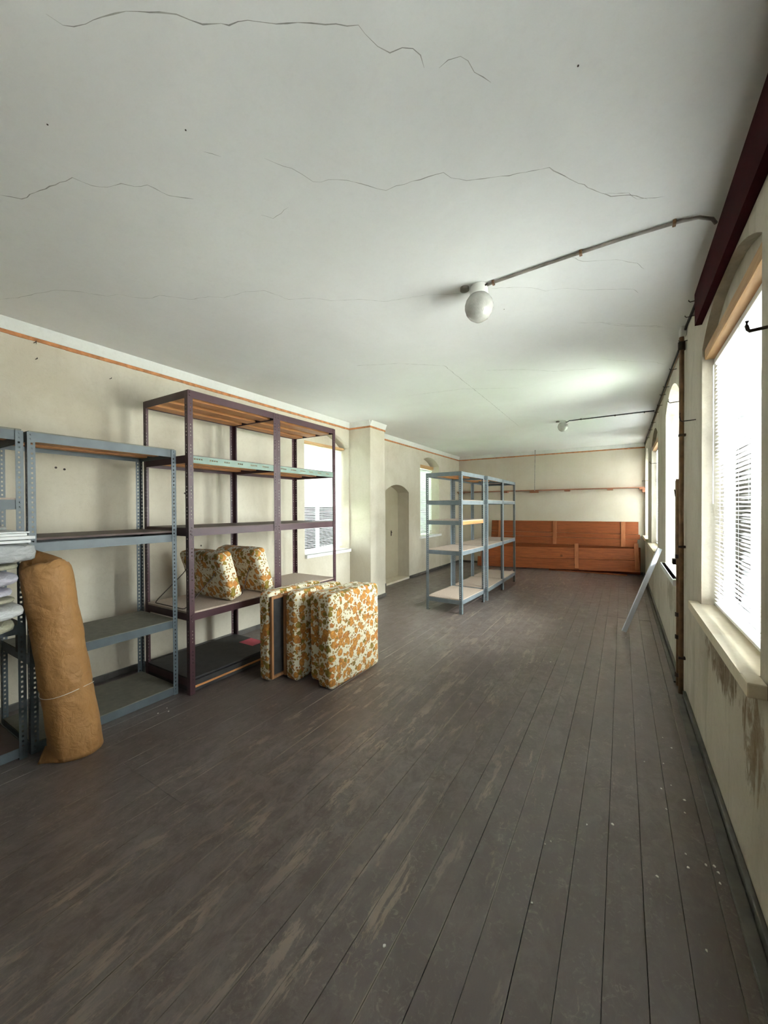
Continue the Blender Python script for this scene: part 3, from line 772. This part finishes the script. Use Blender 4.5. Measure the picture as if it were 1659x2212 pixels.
# ------------------------------------------------------------------ paper roll
roll = thing('paper_roll', 'big roll wrapped in brown kraft paper leaning against the left racks', 'paper roll', (-3.10, 1.115, 0))
B = MB(); rings = []; NZ, NA = 44, 48
top = Vector((-.045, -.145, 1.26)); 
for i in range(NZ+1):
    t = i/NZ; c = top*t; R = .142-.012*t
    ring = []
    for k in range(NA):
        a = 2*math.pi*k/NA
        w_ = noise.noise(Vector((math.cos(a)*2, math.sin(a)*2, t*7)))*.008+noise.noise(Vector((math.cos(a)*7, math.sin(a)*7, t*22)))*.004
        rr = R+w_-(.006 if abs(t-.34) < .012 else 0)
        z = c.z
        if i == NZ: z += .02*math.sin(a*2+1)+.012*math.sin(a*5)
        if i == 0: z = 0.002
        if t > .97: rr *= 1-.25*(t-.97)/.03*.3
        ring.append(B.b.verts.new((c.x+rr*math.cos(a), c.y+rr*math.sin(a), z)))
    rings.append(ring)
# crumpled closed top
for f_, dz in ((.75, .012), (.45, -.01), (.2, .004)):
    ring = []
    for k in range(NA):
        a = 2*math.pi*k/NA; rr = .128*f_*(1+.08*math.sin(3*a))
        ring.append(B.b.verts.new((top.x+rr*math.cos(a), top.y+rr*math.sin(a), top.z+dz+.012*math.sin(2*a+1)+.006*math.sin(7*a))))
    rings.append(ring)
for i in range(len(rings)-1):
    for k in range(NA): B.b.faces.new((rings[i][k], rings[i][(k+1) % NA], rings[i+1][(k+1) % NA], rings[i+1][k]))
B.b.faces.new(rings[-1]); B.b.faces.new(rings[0][::-1])
B.build('wrapping', M_KRAFT, roll, True)
# torn flap at the foot and fold at the top
def sheet(name, P, mat, root, th=.0015, n=8, wob=.006):
    B = MB(); g = []
    for i in range(n+1):
        row = []
        for j in range(n+1):
            u, v = i/n, j/n
            p = (Vector(P[0])*(1-u)+Vector(P[1])*u)*(1-v)+(Vector(P[3])*(1-u)+Vector(P[2])*u)*v
            p += Vector((noise.noise(p*9), noise.noise(p*9+Vector((5,0,0))), noise.noise(p*9+Vector((0,7,0)))))*wob
            row.append(B.b.verts.new(p))
        g.append(row)
    for i in range(n):
        for j in range(n): B.b.faces.new((g[i][j], g[i+1][j], g[i+1][j+1], g[i][j+1]))
    bmesh.ops.solidify(B.b, geom=B.b.faces[:], thickness=th)
    return B.build(name, mat, root, True)
sheet('torn_flap', [(.05,-.13,.008), (.135,-.05,.006), (.0,-.10,.13), (-.10,-.10,.12)], M_KRAFT, roll)
sheet('loose_edge', [(-.02,-.205,.006), (.085,-.125,.006), (.03,-.135,.10), (-.075,-.150,.075)], M_KRAFT, roll)
sheet('top_fold', [(.02,-.24,1.235), (.085,-.12,1.245), (-.03,-.06,1.285), (-.13,-.17,1.34)], M_KRAFT, roll, wob=.012)
c = top*.335
pts = []
for k in range(33):
    a = 2*math.pi*k/32; pts.append((c.x+.1405*math.cos(a), c.y+.1405*math.sin(a), c.z+.012*math.sin(a*2+.5)+.02*math.cos(a)))
MB().tube(pts, .0016, 5).build('string', M_WHITE, roll)

# ------------------------------------------------------------------ bags and folded sheets on the left rack
def pillow(name, label, cat, x0, x1, y0, y1, z0, z1, mat, seed, pinch=.5, droop=0, pw=5, bulge=0):
    cx, cy = (x0+x1)/2, (y0+y1)/2
    bm = bmesh.new(); n = 22
    top = {}; bot = {}
    def hgt(u, v):
        e = max(0, 1-abs(u)**pw)**pinch*max(0, 1-abs(v)**pw)**pinch
        return e
    for side, d in ((1, top), (-1, bot)):
        for i in range(n+1):
            for j in range(n+1):
                u, v = math.sin((-1+2*i/n)*math.pi/2), math.sin((-1+2*j/n)*math.pi/2)
                rim = i in (0, n) or j in (0, n)
                if side == -1 and rim: d[i, j] = top[i, j]; continue
                e = hgt(u, v); hz = (z1-z0)/2
                # superellipse footprint
                k = 1/max(1e-6, (abs(u)**5+abs(v)**5)**.2)*max(abs(u), abs(v)) if (u or v) else 1
                x = u*k*(x1-x0)/2; y = v*k*(y1-y0)/2
                if bulge and y > 0:
                    q_ = max(0, min(1, (cx+x+3.26)/.14)); y += bulge*q_*q_*(3-2*q_)*(y/((y1-y0)/2))**3
                nz = noise.noise(Vector((x*7+seed, y*7, side*2.0)))*.25
                wr = noise.noise(Vector((x*4+seed*2, y*22, side)))*.14
                z = hz*(1+side*e*(1+ (nz+wr)*(1 if side == 1 else .4)))
                z = max(min(z, (z1-z0)*1.0), 0.0)
                dr = droop*max(0, u-.3)**2
                d[i, j] = bm.verts.new((x, y, z-dr))
    for i in range(n):
        for j in range(n):
            bm.faces.new((top[i, j], top[i+1, j], top[i+1, j+1], top[i, j+1]))
            q = (bot[i, j], bot[i, j+1], bot[i+1, j+1], bot[i+1, j])
            if len(set(q)) == 4:
                try: bm.faces.new(q)
                except ValueError: pass
    bmesh.ops.recalc_face_normals(bm, faces=bm.faces)
    m = bpy.data.meshes.new(name); bm.to_mesh(m); bm.free(); m.materials.append(mat)
    for p in m.polygons: p.use_smooth = True
    o = link(name, m, None, (cx, cy, z0)); tagm(o, label, cat, 'bags and sheets stacked on the left rack'); return o
pillow('plastic_bag', 'yellowish clear bag lying at the very bottom of the stack on the left rack', 'bag', -3.70, -2.99, 0.02, 0.820, .872, .952, M_OLV, 1, .22)
pillow('plastic_bag', 'white pointed plastic bag, second from the bottom of the stack', 'bag', -3.70, -2.95, 0.05, 0.855, .954, 1.045, M_BAGW, 2, .30)
pillow('folded_cloth', 'thin olive cloth between the white bag and the lilac cloth', 'cloth', -3.68, -3.01, 0.05, 0.790, 1.047, 1.085, M_OLV, 3, .18, bulge=.04)
pillow('folded_cloth', 'thin lilac-white folded cloth below the rounded white one', 'cloth', -3.68, -3.00, 0.05, 0.790, 1.087, 1.140, M_LAV, 4, .18, bulge=.025)
pillow('folded_cloth', 'thick rounded white-lilac folded cloth in the middle of the stack', 'cloth', -3.70, -2.97, 0.05, 0.810, 1.142, 1.242, M_LAV, 5, .33, bulge=.028)
pillow('folded_cloth', 'olive-grey wrinkled sheet just under the big clear bag', 'cloth', -3.70, -3.01, 0.05, 0.790, 1.244, 1.283, M_OLV, 6, .15, bulge=.06)
o = pillow('plastic_bag', 'big clear plastic bag of white boards, second from the top of the stack', 'bag', -3.72, -2.93, 0.03, 0.862, 1.285, 1.408, M_BAGG, 7, .14, bulge=.055)
B = MB()
for k, (dy, dz, dx) in enumerate([(.0, 1.410, 0), (.012, 1.432, .02), (-.015, 1.452, .01), (-.01, 1.468, .01)]):
    lb = ['lowest', 'second-lowest', 'second-highest', 'topmost'][k]+' white foam sheet lying on the big clear bag'
    o = MB().box(-.38, .40, -.42, .42, 0, (.016, .018, .014, .008)[k], .002).build('foam_sheet', M_SHEET)
    o.location = (-3.35+dx, .425+dy, dz); o.rotation_euler = (0, 0, (.0, .012, -.012, .015)[k])
    tagm(o, lb, 'foam sheet', 'bags and sheets stacked on the left rack')
o = pillow('plastic_bag', 'thin clear film crumpled over the topmost foam sheets', 'film', -3.68, -3.03, 0.02, 0.800, 1.478, 1.508, M_BAGG, 9, .2)
# corner plates that tie the two racks, shade painted in as black
for xx, yy, par in ((-.040, .985-.0055, rg0),):
    MB().box(-.16, -.003, yy-.004, yy-.001, .66, .81).build('corner_plate', M_BLK, par)

# ------------------------------------------------------------------ boards at the back wall
def planks_panel(name, label, x0, x1, ybot, ytop, z0, rows, battens, back=1):
    """leaning panel of horizontal planks; lower edge at y=ybot, upper at y=ytop"""
    H_ = sum(r for r in rows); lean = math.asin((ytop-ybot)/H_)
    t = thing(name, label, 'wooden panel', ((x0+x1)/2, ybot, z0), (-lean, 0, 0), 'red-brown wooden panels leaning on the back wall')
    z = 0; Lx = (x1-x0)/2
    for i, r in enumerate(rows):
        dl, dr_ = battens['ends'][i]
        MB().box(-Lx+dl, Lx-dr_, .002+random.uniform(0, .002), .022+random.uniform(0, .002), z+.002, z+r-.002, .003).build('plank', M_REDB, t)
        z += r
    for (bx_, za, zb) in battens['b']:
        MB().box(bx_-.045-(x0+x1)/2, bx_+.045-(x0+x1)/2, -.022, .001, za, zb, .003).build('batten', M_REDV, t)
    return t
planks_panel('plank_panel', 'upper red-brown plank panel with three vertical battens at the back wall', -3.16, .36, 10.90, 11.00, .645,
             [.19, .12, .305], {'ends': [(0, .05), (0, 0), (0, .03)], 'b': [(-2.92, .0, .61), (-1.50, .0, .61), (.02, .0, .61)]})
lp = planks_panel('plank_panel', 'lower red-brown plank panel leaning with its foot on the floor', -3.42, .36, 10.56, 10.74, .05,
             [.27, .29], {'ends': [(0, 0), (.08, .03)], 'b': [(-.95, .03, .66), (.31, .05, .68)]})
lp.rotation_euler = (lp.rotation_euler.x, -.023, .055)
tagm(MB().box(-1.6, .1, 10.62, 10.78, .002, .028, .003).build('loose_plank', M_REDB), 'loose plank lying flat under the lower red-brown panel', 'plank')
tagm(MB().box(-3.2, .37, 10.925, 11.0, .003, .643, .003).build('support_board', M_REDB), 'wide board standing behind the lower panel against the back wall', 'board')

# wall shelf with rod
ws = thing('wall_shelf', 'long reddish plank shelf on brackets across the back wall', 'shelf', (0, YB, 2.05))
MB().box(XL+.02, XR-.015, -.22, -.002, 0, .022, .002).build('shelf_plank', M_WALLSH, ws)
for xx in (-4.05, -2.75, -2.0, -1.2, -.25, .40):
    L_ = .12 if xx != -2.0 else .20
    MB().box(xx-L_/2*1.0, xx+L_/2*1.0, -.20, -.004, -.035 if xx != -2.0 else -.055, -.001, .002).build('bracket', M_WALLSH, ws)
MB().box(XR-.06, XR-.002, -.16, -.004, -.10, -.001, .003).build('end_bracket', M_WALLSH, ws)
rod = MB().cyl((-1.97, YB-.235, 2.04), (-1.955, YB-.235, H-.001), .009, 10).build('hanging_rod', M_COND)
tagm(rod, 'thin vertical rod hanging from the ceiling to the back wall shelf', 'rod')

# ------------------------------------------------------------------ lamps and conduits
def lamp(label, x, y, r, zc):
    t = thing('ceiling_lamp', label, 'lamp', (x, y, H), (0, 0, 0), 'glass globe ceiling lamps')
    m_ = M_GLOBE
    k = r/.095
    prof = [(0, zc-1.02*r), (.35*r, zc-.96*r), (.66*r, zc-.76*r), (.88*r, zc-.46*r), (.99*r, zc-.1*r), (.99*r, zc+.16*r), (.90*r, zc+.46*r), (.74*r, zc+.70*r), (.64*r, zc+.82*r)]
    B = MB(); n = 32; rings = []
    for (rr, z) in prof[1:]:
        rings.append([B.b.verts.new((rr*math.cos(2*math.pi*j/n), rr*math.sin(2*math.pi*j/n), z-H)) for j in range(n)])
    p0 = B.b.verts.new((0, 0, prof[0][1]-H))
    for j in range(n): B.b.faces.new((p0, rings[0][(j+1) % n], rings[0][j]))
    for i in range(len(rings)-1):
        for j in range(n): B.b.faces.new((rings[i][j], rings[i][(j+1) % n], rings[i+1][(j+1) % n], rings[i+1][j]))
    B.b.faces.new(rings[-1])
    B.build('glass_globe', m_, t, True)
    s = MB().cyl((0, 0, zc+.82*r-H-.004), (0, 0, -.012), .062*k, 28, .058*k); s.cyl((0, 0, -.012), (0, 0, -.001), .05*k, 24)
    sk = s = s.build('porcelain_socket', M_PORC, t); auto_smooth(s)
    MB().cyl((.055*k, -.035*k, -.03), (.072*k, -.045*k, -.03), .006, 8).build('socket_screw', M_IRON, sk)
    MB().cyl((-.09*k, -.03*k, -.022), (-.09*k, -.03*k, -.001), .03*k, 16).build('junction_box', M_COND, t)
    return t
def m_globe():
    m, n, b = newmat('dusty_ribbed_glass_globe')
    v = coords(n); g = fnoise(n, v, 90, 3, .6)
    n.links.new(ramp(n, fnoise(n, v, 12, 5), [(.3, (.38,.375,.33)), (.7, (.55,.545,.50))]), b.inputs['Base Color'])
    b.inputs['Roughness'].default_value = .25
    b.inputs['Coat Weight'].default_value = .6; b.inputs['Coat Roughness'].default_value = .12
    bump(n, b, g, .5, .004); return m
M_GLOBE = m_globe()
lamp('larger dusty glass globe lamp near the middle of the ceiling', -.835, 2.61, .096, 2.972)
lamp('small-looking far globe lamp on the ceiling near the back wall', -.887, 7.45, .085, 3.018)
c1 = thing('conduit_pipe', 'grey steel conduit from the near globe lamp to the dark red beam', 'conduit', (0, 0, H), group='conduits across the ceiling')
MB().tube([(-.845, 2.60, -.075), (-.83, 2.605, -.05), (-.80, 2.605, -.02), (-.74, 2.605, -.013), (-.4, 2.585, -.012), (0, 2.57, -.012), (.26, 2.575, -.013), (.34, 2.59, -.014), (.40, 2.63, -.02), (.418, 2.66, -.03)], .0088, 10).build('conduit', M_COND, c1, True)
for x_, y_ in ((-.735, 2.605), (-.21, 2.578), (.235, 2.573)):
    B = MB(); B.box(x_-.008, x_+.008, y_-.016, y_+.016, -.026, -.001, .003); B.build('clip', M_PIPE, c1)
c2 = thing('conduit_pipe', 'dark thin conduit from the far globe lamp to the right wall', 'conduit', (0, 0, H), group='conduits across the ceiling')
MB().tube([(-.83, 7.44, -.035), (-.78, 7.43, -.014), (-.2, 7.41, -.012), (.43, 7.40, -.012)], .009, 8).build('conduit', M_BLACKC, c2, True)
for x_ in (-.6, -.1, .3): MB().box(x_-.008, x_+.008, 7.40, 7.435, -.024, -.001, .002).build('clip', M_IRON, c2)
# cables along the top of the right wall
cb = thing('wall_cable', 'dark cables clipped along the top of the right wall', 'cable', (XR, 0, 0))
MB().tube([(-.012, 3.42, 3.05), (-.012, 4.0, 3.085), (-.012, 4.50, 3.06), (-.012, 5.5, 3.075), (-.012, 7.4, 3.09), (-.012, 9, 3.085), (-.012, 10.95, 3.09)], .009, 8).build('cable', M_BLACKC, cb, True)
MB().tube([(-.01, 4.2, 3.0), (-.01, 4.9, 3.035), (-.01, 6.5, 3.045), (-.01, 8.5, 3.04), (-.01, 10.9, 3.04)], .006, 8).build('cable', M_PIPE, cb, True)
MB().box(-.045, -.001, 4.08, 4.20, 3.045, 3.115, .008).build('junction_box', M_PORC, cb)

# vertical pipes
vp = thing('wall_pipe', 'tall ochre pipe running floor to ceiling between the first two right windows', 'pipe', (XR-.03, 4.14, 0), group='ochre pipes on the right wall')
MB().cyl((0, 0, .002), (0, 0, 3.04), .018, 14).build('pipe', M_PIPE, vp, True)
for z in (.3, 1.25, 2.2): MB().box(-.02, .029, -.022, .022, z, z+.02, .003).build('pipe_clamp', M_IRON, vp)
MB().cyl((0, 0, 2.93), (0, 0, 3.0), .026, 14).build('coupling', M_IRON, vp)
vp = thing('wall_pipe', 'shorter rusty pipe with couplings beside the tall ochre pipe', 'pipe', (XR-.035, 4.32, 0), group='ochre pipes on the right wall')
MB().tube([(0, 0, .002), (0, 0, .95), (0, .015, 1.2), (0, .03, 1.85)], .013, 12).build('pipe', M_PIPE, vp, True)
for z in (.08, .42, .62, 1.14): MB().cyl((0, 0, z), (0, 0, z+.035), .021, 12).build('coupling', M_IRON, vp)
MB().box(-.012, .02, .06, .085, 1.10, 1.84, .003).build('iron_bracket', M_IRON, vp)
MB().box(-.035, .030, .02, .09, 1.08, 1.13, .006).build('valve_body', M_IRON, vp)
MB().tube([(.0, .10, 1.72), (-.01, .16, 1.76), (.0, .20, 1.70)], .004, 6).build('wire_end', M_IRON, vp)
hw_ = MB().tube([(XR-.03, 4.40, 1.20), (XR+.0, 4.66, 1.16), (XR+.04, 4.85, 1.05), (XR+.04, 4.86, .915)], .005, 6).build('hanging_wire', M_PIPE)
tagm(hw_, 'bent brown wire dangling in front of the bright second right window', 'wire')

# hooks on the right wall
def hook(label, y, z, L, up, r=.004, grp='iron hooks on the right wall', x=XR, s=-1):
    t = MB().tube([(x-s*.01, y, z), (x+s*L*.9, y, z-.004), (x+s*L, y, z+.004), (x+s*L*1.06, y, z+up*.5), (x+s*L*1.03, y, z+up)], r, 7).build('wall_hook', M_IRON, None, True)
    tagm(t, label, 'hook', grp); return t
hook('big iron hook beside the near window, level with its upper part', 1.98, 2.268, .055, .035, .0065)
hook('iron hook on the pier between the near window and the ochre pipe', 3.62, 2.24, .09, .06)
hook('iron hook on the wall by the second window arch', 4.60, 2.60, .08, .03)
hook('iron hook beside the near edge of the third right window', 7.08, 2.26, .10, .03)
hook('iron hook beside the near edge of the farthest right window', 9.66, 2.15, .10, -.03)
for i, (y, z) in enumerate([(3.50, 3.06), (3.69, 3.03), (4.06, 2.98), (4.8, 2.97), (5.5, 2.98), (5.95, 3.0), (6.4, 2.97), (7.0, 3.0), (7.65, 2.97), (8.4, 2.98), (9.25, 2.97)]):
    o_ = ['first', 'second', 'third', 'fourth', 'fifth', 'sixth', 'seventh', 'eighth', 'ninth', 'tenth', 'eleventh'][i]
    hook('short iron spike under the right ceiling edge, %s from the dark red beam' % o_, y, z, .055, .012, .003, 'iron spikes under the right ceiling edge')
hook('bent nail just under the orange rail at the upper left', 1.224, 2.985, .05, -.02, .003, 'nails in the left wall', XL, 1)
hook('short nail below the bent one at the upper left', 1.235, 2.855, .035, .0, .003, 'nails in the left wall', XL, 1)
hook('lone short nail on the cream wall left of the brown rack top', 1.78, 2.846, .035, .0, .003, 'nails in the left wall', XL, 1)
for (y, z, lb) in [(1.36, 1.965, 'left one of the two screw holes above the grey rack shelf'), (1.42, 1.955, 'right one of the two screw holes above the grey rack shelf'), (2.51, 1.78, 'dark wall plug hole behind the upper shelves of the brown rack'),
                   (2.70, 1.18, 'wall plug hole behind the brown rack above the floral cushions')]:
    o = MB().cyl((XL-.005, y, z), (XL+.004, y, z), .009, 10).build('wall_plug', M_IRON); tagm(o, lb, 'wall plug', 'wall plugs in the left wall')

# plastic strip leaning on the right wall
p0, p1 = Vector((.02, 5.80, .012)), Vector((.405, 5.99, 1.075))
d = (p1-p0); L_ = d.length
o = MB().box(-.028, .028, -.011, .011, 0, L_, .004).build('plastic_strip', M_TUBE)
o.location = p0; o.rotation_euler = d.to_track_quat('Z', 'X').to_euler()
tagm(o, 'pale lilac plastic strip leaning from the floor against the right wall', 'strip')

# paint chips on the floor
CH = [(.24,3.28),(.28,3.17),(.12,2.91),(.22,2.95),(.24,2.74),(.19,2.68),(.29,2.64),(.2,2.51),(.28,2.53),(.25,2.23),(.25,2.15),(.32,2.21),(.35,2.22),(.36,2.19),(.355,2.13),(.13,2.03),(-.15,2.18),(-.31,1.95),(-.29,1.98),(-.04,2.25),(-.31,1.63),(.26,1.78),(-.74,1.19),(-.81,4.17),(-.63,4.3),(-.02,5.66),(.04,5.57),(-3.10,1.44+.2),(-3.06,1.70),(-3.12,1.72)]
for (x_, y_) in CH:
    s = random.uniform(.004, .008); B = MB(); k = 6
    pts = [(s*random.uniform(.6, 1.2)*math.cos(2*math.pi*j/k), s*random.uniform(.6, 1.5)*math.sin(2*math.pi*j/k)) for j in range(k)]
    lo = [B.b.verts.new((a, b, 0)) for a, b in pts]; hi = [B.b.verts.new((a*.8, b*.8, .0022)) for a, b in pts]
    B.b.faces.new(lo[::-1]); B.b.faces.new(hi)
    for j in range(k): B.b.faces.new((lo[j], lo[(j+1) % k], hi[(j+1) % k], hi[j]))
    o = B.build('paint_chip', M_CHIPW); o.location = (x_, y_, .001)
    tagm(o, 'tiny white chip of paint lying on the dark floorboards', 'paint chip', 'paint chips scattered on the floor')

# ------------------------------------------------------------------ outside
M_GRASS = simple('pale_gravel_yard', (.42,.41,.395), .9, var=.1, scale=.6)
M_LAWN = simple('green_lawn', (.10,.16,.06), .9, var=.3, scale=.6)
M_LEAF = simple('tree_leaves', (.10,.22,.045), .7, var=.4, scale=1.5)
M_BARK = simple('tree_bark', (.10,.075,.05), .9)
M_HOUSE = simple('pale_render', (.60,.60,.57), .85, var=.05, scale=.4)
M_HALL = simple('grey_blue_render', (.30,.34,.36), .85, var=.06, scale=.4)
M_HWIN = simple('dark_house_window', (.06,.08,.09), .2)
M_ROOF = simple('grey_roof_tiles', (.20,.17,.16), .8)
GZ = -3.6
struct(MB().box(-4.7, 60, -60, 80, GZ-.2, GZ).build('ground_yard', M_GRASS))
struct(MB().box(-70, -4.7, -60, 80, GZ-.2, GZ).build('ground_lawn', M_LAWN))
def tree(label, x, y, hgt, R, seed):
    rnd = random.Random(seed); t = thing('tree', label, 'tree', (x, y, GZ), group='trees outside the windows')
    MB().cyl((0, 0, 0), (0, 0, hgt*.7), .2, 10, .1).build('trunk', M_BARK, t)
    B = MB()
    for i in range(5200):
        v = Vector((rnd.gauss(0, 1), rnd.gauss(0, 1), rnd.gauss(0, 1))).normalized()*R*rnd.uniform(.55, 1.0)
        v *= 1+.25*noise.noise(v*.9+Vector((seed, 0, 0)))
        p = Vector((v.x, v.y, hgt*.68+v.z*.95)); s = rnd.uniform(.06, .12)
        q = Vector((rnd.gauss(0, 1), rnd.gauss(0, 1), rnd.gauss(0, 1))).normalized(); r2 = q.orthogonal().normalized()*s; r3 = q.cross(r2).normalized()*s*.6
        vs = [B.b.verts.new(p+r2), B.b.verts.new(p+r3), B.b.verts.new(p-r2), B.b.verts.new(p-r3)]; B.b.faces.new(vs)
    o = B.build('foliage', M_LEAF, t); o['kind'] = 'stuff'
tree('tall leafy tree close outside the window behind the brown rack', -8.6, 9.5, 8.6, 3.0, 3)
tree('tall leafy tree close outside the far left window', -9.6, 17.0, 8.6, 2.6, 4)
def added_hedge(label, x, y, lx, ly, h, seed):  # unseen greenery put in to block light bouncing up off the yard
    rnd = random.Random(seed); t = thing('added_hedge', label, 'added_hedge', (x, y, GZ))
    MB().box(-lx/2+.15, lx/2-.15, -ly/2+.15, ly/2-.15, 0, h-.2).build('added_hedge_core', M_LEAF, t)
    B = MB()
    for i in range(5000):
        p = Vector((rnd.uniform(-lx/2, lx/2), rnd.uniform(-ly/2, ly/2), rnd.uniform(0, h)))
        k = rnd.choice((0, 1, 2, 2))
        if k == 0: p.x = rnd.choice((-1, 1))*(lx/2-rnd.random()*.18)
        elif k == 1: p.y = rnd.choice((-1, 1))*(ly/2-rnd.random()*.18)
        else: p.z = h-rnd.random()*.22
        q = Vector((rnd.gauss(0, 1), rnd.gauss(0, 1), rnd.gauss(0, 1))).normalized(); r2 = q.orthogonal().normalized()*.09; r3 = q.cross(r2).normalized()*.06
        B.b.faces.new([B.b.verts.new(v) for v in (p+r2, p+r3, p-r2, p-r3)])
    o = B.build('foliage', M_LEAF, t); o['kind'] = 'stuff'
added_hedge('unseen greenery added to block yard light at the right windows', 2.5, 8.6, 1.9, 8.6, 4.6, 11)
bk = thing('grey_blue_dimming_hall', 'pale grey-blue building outside the left windows, made tall and close to dim them', 'building', (-15.5, 12, GZ))  # height and nearness chosen to dim light through the left windows
MB().box(-2, 2, -9, 16, 0, 11).build('wall', M_HALL, bk)
MB().box(-2.3, 2.3, -9.3, 16.3, 11, 11.4).build('roof', M_ROOF, bk)
for y in range(-7, 16, 3):
    for z in (1.2, 4.4, 7.6): MB().box(1.98, 2.04, y-.6, y+.6, z, z+1.7).build('window', M_HWIN, bk)
